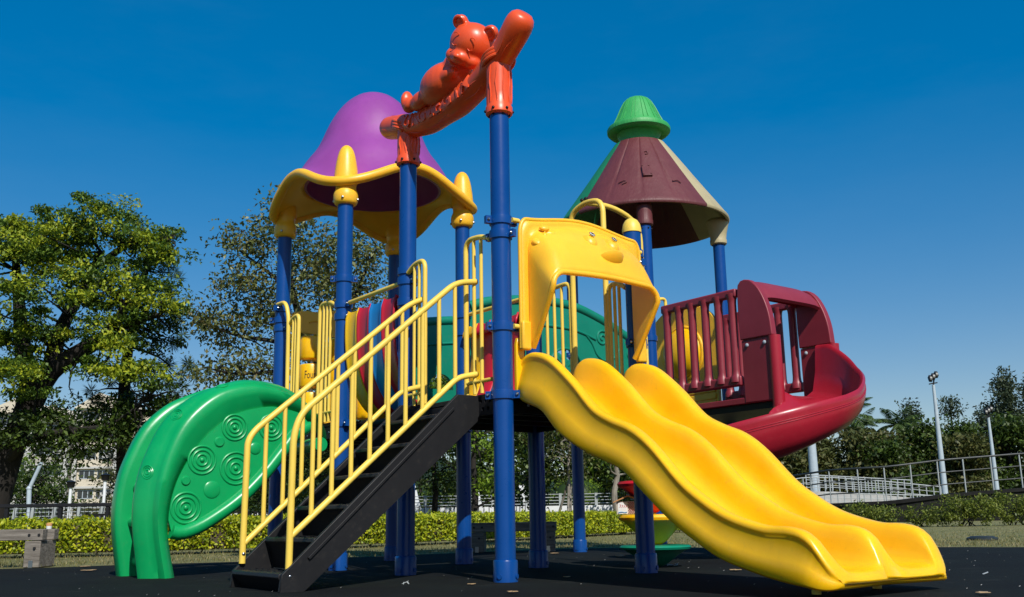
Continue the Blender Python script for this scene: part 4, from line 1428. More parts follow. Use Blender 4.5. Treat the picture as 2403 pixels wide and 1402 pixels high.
def twigs(mb, src, blobs, k, r=.012):
    """thin branches from limb points into the crown blobs"""
    for (x, y, z, rx, ry, rz, nc) in blobs:
        for _ in range(k):
            d = unit(1)[0]
            e = Vector((x + d[0] * rx * .85, y + d[1] * ry * .85, z + d[2] * rz * .85))
            s = min(src, key=lambda p: (p - e).length + random.uniform(0, .5))
            m1 = s.lerp(e, .4) + Vector((random.uniform(-.15, .15), random.uniform(-.15, .15), random.uniform(-.1, .15)))
            m2 = s.lerp(e, .75) + Vector((random.uniform(-.12, .12), random.uniform(-.12, .12), random.uniform(-.1, .1)))
            limb(mb, [s, m1, m2, e], r * random.uniform(1.2, 2.4), r * .35, 5, 8)

# big spreading tree on the left
T = empty('spreading_tree', (-8.15, 16.0, 0), 0, 'tall spreading tree with yellow-green leaves at the left edge', 'tree')
T.location = (0, 0, 0)
mb = MB()
src = limb(mb, [(-8.4, 16, 0), (-8.28, 16, .6), (-8.12, 16, 1.3), (-7.9, 16, 2.1), (-7.78, 16, 2.5)], .27, .16, 14)
src += limb(mb, [(-7.8, 16, 2.3), (-7.5, 15.9, 2.75), (-7.0, 15.8, 3.05), (-6.5, 15.7, 3.35), (-6.2, 15.7, 3.9)], .20, .07, 10)
src += limb(mb, [(-7.5, 15.9, 2.75), (-7.45, 16, 3.4), (-7.2, 16.1, 4.1), (-6.9, 16.1, 4.8)], .15, .05, 9)
src += limb(mb, [(-7.8, 16, 2.4), (-8.1, 16.2, 3.1), (-8.2, 16.1, 3.9), (-8.3, 16, 4.8)], .18, .05, 9)
src += limb(mb, [(-8.05, 16, 1.5), (-8.7, 15.8, 2.0), (-9.4, 15.8, 2.4), (-10.2, 15.8, 3.2)], .18, .06, 9)
src += limb(mb, [(-8.05, 15.9, 1.35), (-7.6, 15.6, 1.65), (-7.0, 15.5, 1.75), (-6.3, 15.5, 1.85), (-5.8, 15.5, 2.2)], .085, .015, 8)
src += limb(mb, [(-6.5, 15.7, 3.35), (-6.0, 15.6, 3.5), (-5.6, 15.5, 3.6)], .07, .03, 7)
src += limb(mb, [(-6.9, 16.1, 4.6), (-6.3, 15.9, 4.9), (-5.7, 15.8, 4.95)], .07, .02, 7)
blobs = [(-8.6, 16, 5.0, .85, 1.0, .40, 34), (-7.6, 16, 5.15, .85, 1.0, .45, 44), (-6.75, 15.9, 5.25, .70, .9, .38, 34), (-6.0, 15.8, 4.85, .50, .7, .30, 22), (-5.55, 15.7, 4.6, .25, .4, .16, 8),
         (-9.4, 15.9, 4.2, .9, 1.0, .8, 36), (-8.2, 15.8, 4.35, .7, .8, .4, 22), (-6.3, 15.8, 4.25, .5, .7, .42, 22), (-5.65, 15.6, 3.75, .42, .5, .42, 24), (-6.5, 15.6, 3.55, .42, .5, .5, 22),
         (-8.3, 15.6, 3.0, .75, .7, .42, 28), (-7.4, 15.6, 3.3, .42, .5, .28, 14), (-6.4, 15.5, 2.85, .55, .5, .42, 26), (-5.75, 15.5, 2.55, .35, .4, .28, 12), (-9.3, 15.7, 2.6, .7, .7, .6, 20), (-7.3, 15.9, 4.45, .7, .7, .3, 18)]
blobs += [(-8.9, 15.2, 3.7, .6, .5, .45, 22), (-7.9, 15.1, 3.75, .6, .5, .4, 22), (-7.1, 15.2, 4.0, .55, .5, .35, 18), (-8.5, 15.1, 2.5, .55, .4, .35, 18), (-7.5, 15.2, 2.55, .5, .4, .3, 14), (-9.2, 15.2, 4.6, .7, .6, .4, 20), (-8.0, 15.3, 4.75, .8, .6, .4, 26)]
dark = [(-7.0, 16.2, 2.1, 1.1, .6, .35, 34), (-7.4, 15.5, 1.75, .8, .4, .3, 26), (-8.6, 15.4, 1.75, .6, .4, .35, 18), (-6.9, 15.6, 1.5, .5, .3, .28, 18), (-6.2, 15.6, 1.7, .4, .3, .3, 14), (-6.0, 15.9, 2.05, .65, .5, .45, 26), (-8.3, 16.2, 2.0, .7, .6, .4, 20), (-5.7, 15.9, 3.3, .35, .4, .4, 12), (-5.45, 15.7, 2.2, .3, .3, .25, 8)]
twigs(mb, src, blobs, 4, .014)
twigs(mb, src, dark, 4, .012)
mk('trunk', mb, 'bark', T)
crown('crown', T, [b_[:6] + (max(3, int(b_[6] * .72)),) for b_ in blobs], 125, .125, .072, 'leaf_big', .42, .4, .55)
crown('sunlit_foliage', T, [(b_[0] + .1, b_[1] - .35, b_[2] - .05, b_[3] * .9, b_[4] * .5, b_[5] * .95, max(2, b_[6] // 4)) for b_ in blobs], 85, .12, .07, 'leaf_sunlit', .55, .4, .55)  # sunlit clumps on the front: sunlight put into a yellower leaf colour
crown('shaded_foliage', T, dark, 55, .13, .085, 'leaf_dark', .6, .4, .5)  # shade of the lower crown put into a darker leaf colour

# dark straight trunk with needle tufts beside it
T = empty('pine_tree', (0, 0, 0), 0, 'thin dark pine with needle tufts behind the spreading tree', 'tree')
mb = MB()
src = limb(mb, [(-6.42, 16.6, 0), (-6.45, 16.6, 1.0), (-6.55, 16.6, 2.4), (-6.5, 16.6, 3.6), (-6.3, 16.6, 4.7)], .15, .05, 10)
nb_ = [(-5.9, 16.5, 2.9, .1, .1, .1, 2), (-5.6, 16.4, 2.75, .35, .3, .2, 9), (-5.85, 16.4, 3.5, .3, .3, .3, 8), (-6.0, 16.4, 4.35, .35, .3, .3, 9), (-6.7, 16.4, 2.4, .35, .3, .25, 8), (-5.7, 16.4, 2.2, .3, .3, .2, 6), (-6.9, 16.5, 1.7, .5, .3, .4, 8)]
twigs(mb, src, nb_, 4, .012)
mk('trunk', mb, 'bark', T)
C, O = [], []
for (x, y, z, rx, ry, rz, nc) in nb_:
    for _ in range(nc):
        c = np.array([x, y, z]) + unit(1)[0] * np.array([rx, ry, rz])
        d = unit(70)
        C.append(c + d * .085); O.append(d)
C = np.concatenate(C); O = np.concatenate(O)
quad_cloud('needles', C, O, unit(len(C)), rng.uniform(.13, .2, len(C)), np.full(len(C), .010), 'leaf_dark', T)

# sparse maple behind the stairs
T = empty('maple_tree', (0, 0, 0), 0, 'airy small-leaved maple standing behind the purple-roofed tower', 'tree')
mb = MB()
src = limb(mb, [(-2.25, 15, 0), (-2.25, 15, .8), (-2.5, 15, 1.6), (-2.75, 15, 2.4)], .13, .09, 10)
src += limb(mb, [(-2.75, 15, 2.4), (-3.1, 15, 2.9), (-3.35, 15, 3.6), (-3.5, 15, 4.4), (-3.62, 15, 5.2)], .08, .015, 8)
src += limb(mb, [(-3.0, 15, 2.8), (-3.6, 14.9, 3.0), (-4.2, 14.8, 3.1), (-4.7, 14.8, 3.3)], .05, .012, 7)
src += limb(mb, [(-2.75, 15, 2.4), (-2.6, 15.1, 3.2), (-2.35, 15.1, 4.0), (-2.1, 15, 4.5)], .07, .015, 8)
src += limb(mb, [(-2.8, 15, 2.45), (-3.5, 14.9, 2.55), (-4.1, 14.8, 2.5), (-4.6, 14.8, 2.6)], .045, .01, 7)
src += limb(mb, [(-3.4, 15, 3.8), (-3.9, 14.9, 4.2), (-4.3, 14.8, 4.5)], .04, .01, 7)
blobs = [(-3.65, 15, 5.1, .16, .3, .28, 5), (-3.9, 14.9, 4.55, .55, .5, .3, 18), (-3.2, 15, 4.55, .6, .6, .45, 22), (-2.4, 15, 4.5, .55, .6, .5, 22), (-4.05, 14.9, 3.8, .55, .5, .42, 22), (-3.2, 15, 3.8, .6, .6, .45, 26), (-2.3, 15, 3.6, .55, .6, .5, 24),
         (-4.35, 14.8, 3.15, .48, .4, .25, 16), (-3.5, 14.9, 3.1, .5, .5, .3, 18), (-4.0, 14.8, 2.55, .6, .4, .16, 16), (-4.6, 14.8, 2.5, .2, .3, .12, 4), (-2.8, 15, 3.0, .5, .5, .35, 14), (-4.75, 14.8, 3.45, .15, .2, .15, 4)]
twigs(mb, src, blobs, 6, .008)
mk('trunk', mb, 'bark', T)
crown('crown', T, blobs, 66, .16, .07, 'leaf_maple', .8, .3, .62)

# trees seen under the decks
def small_tree(name, label, x, y, h, spread, mat, nclump=60, leaf=.09, trunk='bark', lean=.15, per=45, low=.35, group=None, tr=.07):
    T = empty(name, (x, y, 0), 0, label, 'tree', group)
    mb = MB()
    src = limb(mb, [(0, 0, 0), (lean * .4, 0, h * .25), (lean * .2, 0, h * .45), (lean, 0, h * .75)], tr, tr * .4, 9)
    k = 7
    bl = []
    for i in range(k):
        a_ = 2 * PI * i / k + random.random()
        rr = spread * random.uniform(.35, .75)
        bl.append((lean * .6 + rr * math.cos(a_), rr * math.sin(a_), h * random.uniform(low + .12, .88), spread * .48, spread * .48, h * .17, nclump // (k + 1)))
    bl.append((lean, 0, h * .88, spread * .5, spread * .5, h * .14, nclump // (k + 1)))
    twigs(mb, src, bl, 3, tr * .16)
    mk('trunk', mb, trunk, T)
    crown('crown', T, bl, per, leaf * 1.7, leaf, mat, .7, .3, .55)
    return T
GU = 'trees in the park behind the play structure'
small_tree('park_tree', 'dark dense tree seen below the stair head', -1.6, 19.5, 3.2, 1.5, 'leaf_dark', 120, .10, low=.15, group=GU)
small_tree('park_tree', 'bright green tree seen just left of the tall front blue post', -0.75, 17.5, 2.9, .95, 'leaf_lime', 70, .09, low=.2, group=GU)
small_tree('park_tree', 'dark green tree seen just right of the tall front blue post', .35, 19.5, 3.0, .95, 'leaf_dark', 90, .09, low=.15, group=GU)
small_tree('staked_tree', 'slender pale-stemmed young tree propped by three stakes', .93, 17.8, 2.6, .75, 'leaf_olive', 60, .075, 'bark_pale', .1, group=GU, tr=.035)
t_ = [o for o in bpy.data.objects if o.name.startswith('staked_tree')][0]
for a_ in (.4, 2.5, 4.6):
    mk('stake', MB().tube([(.36 * math.cos(a_), .36 * math.sin(a_), 0), (.02, 0, .95)], .022, 8), 'bark_pale', t_)
small_tree('park_tree', 'leaning tree with a pale bent trunk left of the small orange-roofed house', 1.95, 18.5, 2.6, .85, 'leaf_lime', 70, .085, 'bark_pale', -.35, group=GU, low=.3)
small_tree('park_tree', 'dark tree behind the pod climber', 3.0, 21, 3.2, 1.2, 'leaf_dark', 90, .10, group=GU, low=.1)
for (x_, y_, lb_) in ((-2.6, 27, 'dark-leaved tree far behind the stair head'), (-.2, 28, 'dark-leaved tree far behind the front blue post'), (2.0, 27.5, 'dark-leaved tree far behind the propped young tree'), (4.3, 28, 'dark-leaved tree far behind the pod climber'), (-5.2, 28, 'dark-leaved tree far behind the stair balusters')):
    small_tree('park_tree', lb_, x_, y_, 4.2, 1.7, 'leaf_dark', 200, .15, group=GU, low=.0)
small_tree('park_tree', 'dark leafy tree seen between the stair balusters', -4.4, 19, 2.5, 1.3, 'leaf_dark', 100, .09, group=GU, low=.1)
small_tree('park_tree', 'bushy tree below the left end of the maple', -3.1, 18, 2.1, 1.1, 'leaf_dark', 90, .085, group=GU, low=.1)
mb = MB()
cl = [(1.45 + .0, 23.5, .95, .62, .5, .28, 46)]
T = empty('clipped_bush', (0, 0, 0), 0, 'bright green rounded clipped bush behind the white fence', 'bush')
mk('core', MB().ball((1.45, 23.5, .75), (.55, .45, .42), 18, 10), 'leaf_dark', T)
crown('crown', T, [(1.45, 23.5, .78, .60, .5, .45, 120)], 30, .06, .05, 'leaf_lime', .8, .1)

# long clipped hedge from left to centre
hedge_line = [(-6.6, 10.9), (-4.6, 11.0), (-3.4, 11.5), (-1.5, 13.2), (0.2, 15.4), (1.7, 18.0), (3.2, 19.6)]
hc = np.array(crom(hedge_line, 80))
T = empty('hedge', (0, 0, 0), 0, 'long low clipped yellow-green hedge running behind the play structure', 'hedge')
tan = np.gradient(hc, axis=0); tan /= np.linalg.norm(tan, axis=1, keepdims=True)
nor = np.stack([-tan[:, 1], tan[:, 0]], 1)
hh = .36 + .012 * np.sin(np.arange(80) * .7)
rows = []
for i in range(80):
    r_ = []
    for (o_, z) in ((-.20, .04), (-.22, .18), (-.17, hh[i] - .05), (.17, hh[i] - .05), (.22, .18), (.20, .04)):
        r_.append((hc[i, 0] + nor[i, 0] * o_, hc[i, 1] + nor[i, 1] * o_, z))
    rows.append(r_)
mk('core', MB().loft(rows), 'soil', T)
n = 46000
u = rng.uniform(0, 79, n); i0 = u.astype(int); fr = (u - i0)[:, None]
i1 = np.minimum(i0 + 1, 79)
base = hc[i0] * (1 - fr) + hc[i1] * fr; nn_ = nor[i0]
wv = .03 * np.sin(u * 1.9) + .02 * np.sin(u * 4.3)
th_ = rng.uniform(0, 1, n)
off = np.where(th_ < .62, -.235 + rng.normal(0, .035, n), rng.uniform(-.24, .24, n))
zz = np.where(th_ < .62, rng.uniform(.05, .37, n), .36 + rng.normal(0, .022, n) + wv * .4)
off = off - np.where(th_ < .62, wv, 0)
Ch = np.stack([base[:, 0] + nn_[:, 0] * off, base[:, 1] + nn_[:, 1] * off, zz], 1)
quad_cloud('leaves', Ch, unit(n) + np.array([0, -.3, .3]), unit(n) + np.array([0, -.7, .7]), rng.uniform(.03, .055, n), rng.uniform(.018, .03, n), 'leaf_hedge', T)
mb = MB()
for i in range(2, 78, 2):
    mb.tube([(hc[i, 0] - nor[i, 0] * .2, hc[i, 1] - nor[i, 1] * .2, 0), (hc[i, 0] - nor[i, 0] * .22 + .02, hc[i, 1] - nor[i, 1] * .2, .16)], .008, 5)
mk('stem', mb, 'bark', T, kind='stuff')

# shrubs on the right
def shrub(label, x, y, rx, rz, n_cl, mat='leaf_shrub'):
    T = empty('shrub', (x, y, 0), 0, label, 'shrub', 'shrubs below the dark wall on the right')
    mb = MB()
    for k in range(9):
        a_ = random.uniform(0, 2 * PI)
        limb(mb, [(random.uniform(-.3, .3) * rx, 0, 0), (.4 * rx * math.cos(a_), .2 * math.sin(a_), rz * .5), (.8 * rx * math.cos(a_), .4 * math.sin(a_), rz * random.uniform(.7, 1))], .012, .004, 5, 6)
    mk('stem', mb, 'bark', T)
    crown('crown', T, [(-.4 * rx, 0, rz * .55, rx * .55, rx * .5, rz * .42, n_cl // 2), (.4 * rx, 0, rz * .5, rx * .55, rx * .5, rz * .42, n_cl // 2)], 34, .075, .06, mat, .8, .1)
shrub('sparse low shrub at the left end of the right-hand bushes', 8.35, 21.0, .35, .42, 26)
shrub('largest leafy shrub right of the slide end', 9.25, 20.8, .72, .64, 110)
shrub('leafy shrub cut off by the right picture edge', 10.45, 21.2, .65, .66, 90)
shrub('shrub half hidden behind the end of the yellow slide', 7.45, 21.4, .65, .50, 80)
shrub('dark shrub against the wall base behind the yellow slide', 6.4, 22.0, .6, .42, 50)

# wooded park edge on the right
GR = 'row of trees behind the ramp on the right'
def far_tree(label, x, y, h, spread, mat, n_cl, leaf=.30, low=.0, per=34):
    T = empty('park_edge_tree', (x, y, 0), 0, label, 'tree', GR)
    mb = MB()
    src = limb(mb, [(0, 0, 0), (.1, 0, h * .3), (-.1, 0, h * .6), (.05, 0, h * .9)], .22, .05, 8)
    bl = []
    for i in range(9):
        a_ = random.uniform(0, 2 * PI); zz_ = random.uniform(low + .12, .9)
        rr = spread * random.uniform(.2, .7) * (1.0 if zz_ < .75 else .5)
        bl.append((rr * math.cos(a_), rr * math.sin(a_), h * zz_, spread * .42, spread * .42, h * .14, n_cl // 10))
    bl.append((0, 0, h * .9, spread * .3, spread * .3, h * .10, n_cl // 10))
    twigs(mb, src, bl, 2, .03)
    mk('trunk', mb, 'bark', T)
    crown('crown', T, bl, per, leaf * 1.5, leaf, mat, .75, .3, .55)
far_tree('olive round tree left of the grey pole, below the spiral slide', 18.4, 66, 5.6, 2.6, 'leaf_olive', 230)
far_tree('low olive tree just right of the grey pole below the spiral slide', 20.4, 67, 5.2, 2.5, 'leaf_olive', 230)
far_tree('broad brownish tree in front of the tall palm', 22.4, 65, 5.3, 2.6, 'leaf_olive', 260)
far_tree('dense brownish tree between the two palms', 25.0, 67, 5.2, 2.5, 'leaf_olive', 250)
far_tree('dark tree left of the nearer floodlight pole', 27.4, 68, 5.7, 2.4, 'leaf_dark', 220)
far_tree('pale feathery tree behind the nearer floodlight pole', 30.4, 76, 8.4, 2.0, 'leaf_euca', 170, .24)
far_tree('pale feathery tree just right of the nearer floodlight pole', 33.4, 76, 8.7, 2.2, 'leaf_euca', 180, .24)
far_tree('dark tree between the two floodlight poles', 30.6, 68, 6.2, 2.6, 'leaf_dark', 240)
far_tree('tallest slim tree behind the farther floodlight pole', 38.9, 78, 11.0, 1.9, 'leaf_euca', 200, .25, low=.25)
far_tree('tall tree cut off by the right picture edge', 42.2, 80, 10.6, 1.8, 'leaf_euca', 170, .25, low=.25)
far_tree('dark bushy tree behind the farther floodlight pole base', 33.6, 68, 6.4, 2.5, 'leaf_dark', 240)
far_tree('bushy tree at the right picture edge, behind the railing', 36.6, 68, 6.0, 2.5, 'leaf_olive', 240)
far_tree('dark small tree under the left edge of the spiral slide', 16.0, 66, 5.0, 2.4, 'leaf_dark', 200)
far_tree('slim pale tree between the feathery trees and the tallest tree', 36.0, 76, 7.8, 1.4, 'leaf_euca', 90, .24)
far_tree('dark tree hidden behind the yellow slide', 9.0, 62, 5.2, 2.5, 'leaf_dark', 190)
far_tree('olive tree hidden behind the lower bend of the yellow slide', 12.6, 64, 5.4, 2.5, 'leaf_olive', 190)
far_tree('dark tree hidden behind the pod climber', 5.4, 60, 5.0, 2.4, 'leaf_dark', 170)
far_tree('olive tree behind the right-hand end of the ramp', 28.6, 64, 4.6, 2.4, 'leaf_olive', 190)
far_tree('dark tree behind the middle of the white-railed ramp', 23.6, 63, 4.4, 2.4, 'leaf_dark', 190)
far_tree('dark low tree at the far right behind the railing', 34.6, 63, 4.6, 2.4, 'leaf_dark', 190)

def palm(label, x, y, h, fl):
    T = empty('palm_tree', (x, y, 0), 0, label, 'palm', 'palms above the tree row')
    mb = MB(); limb(mb, [(0, 0, 0), (.1, 0, h * .5), (0, 0, h)], .2, .13, 10)
    mk('trunk', mb, 'bark', T)
    for k in range(17):
        a_ = 2 * PI * k / 17 + random.uniform(-.15, .15)
        el = random.choice((1.25, 1.0, .75, .4, .1)) + random.uniform(-.1, .1)
        pts = []
        p = Vector((0, 0, h)); e = el
        for s_ in range(9):
            pts.append(p.copy())
            p = p + Vector((math.cos(a_) * math.cos(e), math.sin(a_) * math.cos(e), math.sin(e))) * fl / 8
            e -= .17
        C, D = [], []
        for s_ in range(1, 9):
            t = (pts[s_] - pts[s_ - 1]).normalized()
            sd = t.cross(Vector((0, 0, 1)))
            sd = sd.normalized() if sd.length > .01 else Vector((1, 0, 0))
            for q in range(5):
                b_ = pts[s_ - 1].lerp(pts[s_], q / 5)
                for sg in (-1, 1):
                    d = (sd * sg * .8 + t * .5 + Vector((0, 0, -.55))).normalized()
                    ln = .75 * fl / 2.4 * math.sin(PI * min(.97, (s_ + q / 5) / 9.2))
                    C.append(b_ + d * ln * .5); D.append(tuple(d * 1.0) + (ln,))
        D = np.array(D)
        o = quad_cloud('frond', np.array([tuple(c) for c in C]), D[:, :3], unit(len(C)), D[:, 3] + .05, np.full(len(C), .055), 'leaf_palm', T)
palm('wide palm rising behind the trees beside the spiral slide', 22.9, 69, 6.7, 2.6)
palm('narrow palm left of the nearer floodlight pole', 26.9, 70, 6.2, 2.0)
palm('low palm partly hidden between the two taller palms', 24.8, 72, 6.2, 2.2)

# ================================================================== things around
# timber barriers
def timber_bench(label, x0, x1, y, rz, h):
    L = x1 - x0
    T = empty('timber_barrier', ((x0 + x1) / 2, y, 0), rz, label, 'barrier', 'low timber barriers on the rubber edge')
    mk('beam', MB().box(-L / 2, L / 2, -.045, .045, h - .088, h), 'timber', T, bev=.006)
    mk('back_beam', MB().box(-L / 2, L / 2, .16, .25, h - .088, h), 'timber', T, bev=.006)
    for s_ in (-1, 1):
        xx = s_ * (L / 2 - .075) - .003 * s_
        mk('leg', MB().box(xx - .065, xx + .065, -.04, .24, 0, h - .092), 'timber', T, bev=.006)
        mb = MB()
        for dz, dx in ((h - .045, -.03), (h - .045, .05), (h - .15, .02)):
            mb.tube([(xx + dx, -.052, dz), (xx + dx, -.03, dz)], .011, 10)
        mk('bolt_hole', mb, 'ink', T)
        mk('foot_bracket', MB().box(xx - .02, xx + .015, -.046, -.041, 0, .055), 'steel', T)
    return T
timber_bench('weathered timber barrier at the left picture edge', -4.95, -3.855, 8.33, 0, .303)
timber_bench('weathered timber barrier seen behind the tall front blue post', -.46, .40, 10.1, -.06, .285)

# low striped wall and white fence in the middle distance
def post_fence(name, label, pts, h, z0, n_post, n_rail, mat, pr=.03, rr=.014, lean=0.0, group=None, cat='fence'):
    T = empty(name, (0, 0, 0), 0, label, cat, group)
    P = [Vector((p[0], p[1], z0)) for p in crom(pts, n_post)]
    for p in P:
        mk('post', MB().bar(p, p + Vector((lean, 0, h)), pr * 2, pr * 2, (0, 1, 0)), mat, T)
    for k in range(n_rail):
        z = h * (k + 1) / n_rail - .02
        mk('rail', MB().tube([p + Vector((lean * z / h, -.01, z)) for p in P], rr, 6), mat, T)
    return T
W1 = mk('low_wall', MB().box(-9.5, -2.9, 22.3, 22.5, 0, .55), 'wall_dark', label='low dark wall painted with white vertical strokes behind the hedge', cat='wall')
mb = MB()
for k in range(150):
    x = -9.4 + k * .043 + random.uniform(-.01, .01)
    z1 = random.uniform(.42, .52)
    mb.bar((x, 22.292, random.uniform(.16, .25)), (x + random.uniform(-.03, .05), 22.292, z1), .018, .012, (0, 1, 0))
mk('white_stroke', mb, 'white_paint', W1, kind='stuff')
W2 = mk('retaining_wall', MB().box(-2.6, 3.0, 22.4, 22.7, 0, .56), 'wall_white', label='white retaining wall below the white fence behind the decks', cat='wall')
post_fence('white_fence', 'white railing on top of the white wall behind the decks', [(-2.5, 22.5), (0, 22.5), (3.0, 22.5)], .27, .56, 9, 4, 'rail_pale', .03, .009)
mb = MB()
for x in (-2.2, .26, -.8):
    mb.bar((x, 22.9, .55), (x - .12, 22.9, 1.05), .12, .08, (0, 1, 0))
mk('white_strut', mb, 'white_paint', label='white slanted struts rising behind the white railing', cat='strut')
post_fence('dark_fence', 'dark slim picket fence behind the hedge beside the front blue post', [(-2.6, 20.6), (-1, 20.7), (.2, 20.8)], .30, .28, 32, 2, 'dark_metal', .008, .008)
post_fence('bridge_railing', 'white railing with slanting posts below the apartment houses', [(-14.4, 27), (-12.5, 26), (-10.2, 25.8)], .50, .36, 9, 5, 'rail_pale', .04, .012, .07)
T = empty('black_railing', (0, 0, 0), 0, 'black railing with broad top rail behind the hedge at the left', 'railing')
mk('top_rail', MB().box(-6.75, -5.18, 13.0, 13.08, .555, .60), 'dark_metal', T, bev=.006)
for x in (-6.55, -5.86, -5.25):
    mk('post', MB().box(x - .022, x + .022, 13.01, 13.06, 0, .554), 'dark_metal', T)
for k in range(26):
    x = -6.5 + k * .05
    mk('picket', MB().box(x - .003, x + .003, 13.03, 13.036, .05, .553), 'dark_metal', T)
for i, x in enumerate((-6.14, -5.72)):
    T = empty('bollard_seat', (x, 12.6, 0), 0, ('left', 'right')[i] + ' one of two dark T-shaped perches behind the hedge', 'perch', 'dark T-shaped perches')
    mk('stem', MB().box(-.03, .03, -.03, .03, 0, .375), 'dark_metal', T)
    mk('top', MB().box(-.11, .11, -.06, .06, .376, .41), 'dark_metal', T, bev=.006)
T = empty('drink_cup', (-4.72, 9.6, 0), 0, 'small white cup with orange lid on the hedge at the left', 'cup')
T.location = (-4.55, 9.9, .27)
mk('body', MB().lathe([(0, 0), (.022, 0), (.027, .055), (0, .055)], n=16), 'white_paint', T)
mk('lid', MB().lathe([(0, .085), (.024, .085), (.028, .075), (.028, .056), (0, .056)], n=16), 'tile_orange', T)
mk('stand', MB().box(-.02, .02, -.02, .02, -.27, -.001), 'timber', T)

# small orange-roofed house seen above the pods
T = empty('model_house', (.756, 6.80, .165), -.1, 'small model house with orange roof and brick wall on the yellow climbing pod', 'model house')
T.scale = (.45, .45, .45)
w = mk('wall', MB().box(-.17, .22, -.12, .12, .40, .585), 'brick_pale', T)
mb = MB()
for r_ in range(9):
    for c_ in range(8):
        x = .0 + c_ * .027 + (.013 if r_ % 2 else 0)
        mb.box(x, x + .017, -.127, -.1205, .407 + r_ * .0195, .419 + r_ * .0195)
mk('brick', mb, 'maroon', w, kind='stuff')
mk('poster', MB().box(-.15, -.012, -.126, -.1205, .405, .57), 'white_paint', w)
mb = MB()
for k in range(4):
    mb.tube(fillet([(-.12 + k * .03, -.128, .545 - .01 * k), (-.11 + k * .03, -.128, .52), (-.125 + k * .03, -.128, .495)], .01), .004, 5)
mk('poster_mark', mb, 'red', w)
mk('poster_wave', MB().tube(fillet([(-.145, -.128, .42), (-.1, -.128, .432), (-.05, -.128, .418), (-.02, -.128, .428)], .02), .007, 5), 'slat_blue', w)
rf = [(-.22, .565), (.0, .655), (.26, .565), (.26, .58), (.0, .675), (-.22, .58)]
mk('roof', MB().prism(rf, [], lambda x, z: (x, -.17, z), lambda x, z: (x, .17, z)), 'tile_orange', T)

# dark wall, curved railing, ramp and poles on the right
wl_pts = [(8.4, 34.0), (9.7, 31.0), (11.2, 30.0), (12.8, 30.0), (15.2, 30.0), (18, 30.2)]
wc = crom(wl_pts, 30)
wt = [float(np.interp(p[0], [8.4, 9.7, 11.2, 12.8, 15.2, 18], [.40, .58, .62, .79, .94, 1.05])) for p in wc]
mb = MB().grid([[(p[0], p[1], 0) for p in wc], [(p[0], p[1], z - .1) for p, z in zip(wc, wt)], [(p[0] - .02, p[1] - .06, z - .1) for p, z in zip(wc, wt)], [(p[0] - .02, p[1] - .06, z) for p, z in zip(wc, wt)], [(p[0], p[1] + .5, z) for p, z in zip(wc, wt)], [(p[0], p[1] + .5, 0) for p in wc]])
mk('embankment_wall', mb, 'wall_dark', label='dark wall rising to the right behind the shrubs', cat='wall', ang=0)
T = empty('curved_railing', (0, 0, 0), 0, 'grey tube railing curving along the dark wall on the right', 'railing')
P = [Vector((p[0], p[1] + .12, z)) for p, z in zip(wc, wt)]
for hgt, rr in ((1.0, .030), (.64, .018), (.28, .018)):
    mk('rail', MB().tube([p + Vector((0, 0, hgt * (1.0 if i > 3 else .85 + .05 * i))) for i, p in enumerate(P)], rr, 8), 'rail_grey', T)
for i in range(0, 30, 2):
    mk('post', MB().tube([P[i], P[i] + Vector((0, 0, 1.0 if i > 3 else .85 + .05 * i))], .022, 8), 'rail_pale', T)
T = empty('ramp', (0, 0, 0), 0, 'pale concrete ramp with white tube railings behind the curved railing', 'ramp')
rp = [(11.6, 1.05), (13.0, 1.22), (14.2, 1.2), (16.5, 1.0), (19.3, .68)]
mk('slab', MB().prism([(p[0], p[1]) for p in rp] + [(19.3, 0), (11.6, 0)], [], lambda x, z: (x, 45.0, z), lambda x, z: (x, 46.6, z)), 'concrete', T)
mk('lower_slab', MB().prism([(13.2, .62), (18.8, .40), (18.8, 0), (13.2, 0)], [], lambda x, z: (x, 43.4, z), lambda x, z: (x, 44.9, z)), 'concrete', T)
def ramp_rail(y, x0, x1, pts, h, npost):
    xs = [p[0] for p in pts]; zs = [p[1] for p in pts]
    P = [Vector((x, y, float(np.interp(x, xs, zs)))) for x in np.linspace(x0, x1, npost)]
    for p in P:
        mk('rail_post', MB().tube([p, p + Vector((0, 0, h))], .024, 6), 'rail_pale', T)
    for q in (1.0, .62, .30):
        mk('rail', MB().tube([p + Vector((0, 0, h * q)) for p in P], .024 if q == 1 else .015, 6), 'rail_pale', T)
ramp_rail(45.1, 11.6, 19.0, rp, .62, 24)
ramp_rail(46.4, 13.4, 18.2, [(13, 1.42), (18.4, 1.05)], .62, 17)
ramp_rail(43.5, 13.3, 18.7, [(13.2, .62), (18.8, .40)], .5, 20)

def floodlight(label, x, y, h, r0):
    T = empty('floodlight_pole', (x, y, 0), 0, label, 'floodlight', 'grey poles on the right')
    mk('pole', MB().tube([(0, 0, 0), (0, 0, h * .5), (0, 0, h)], [r0, r0 * .75, r0 * .45], 12), 'grey_paint', T)
    hd = mk('head', MB().bar((-.22, 0, h + .05), (.22, 0, h + .12), .06, .06), 'dark_metal', T)
    for k in range(3):
        x_ = -.25 + k * .27
        mk('lamp', MB().bar((x_ * .6, -.12, h + .22 + .1 * k), (x_ * .6 + .03, .08, h + .46 + .1 * k), .15, .2, (0, 1, 0)), 'dark_metal', T)
        mk('lamp_glass', MB().bar((x_ * .6, -.16, h + .25 + .1 * k), (x_ * .6 + .025, -.12, h + .42 + .1 * k), .11, .04, (0, 1, 0)), 'concrete', T)
    mk('strut', MB().tube([(.0, 0, h), (.1, 0, h + .5)], .04, 6), 'dark_metal', T)
    return T
floodlight('nearer and taller floodlight pole on the right', 22.1, 52, 6.75, .17)
floodlight('farther floodlight pole near the right picture edge', 28.6, 60, 5.7, .16)
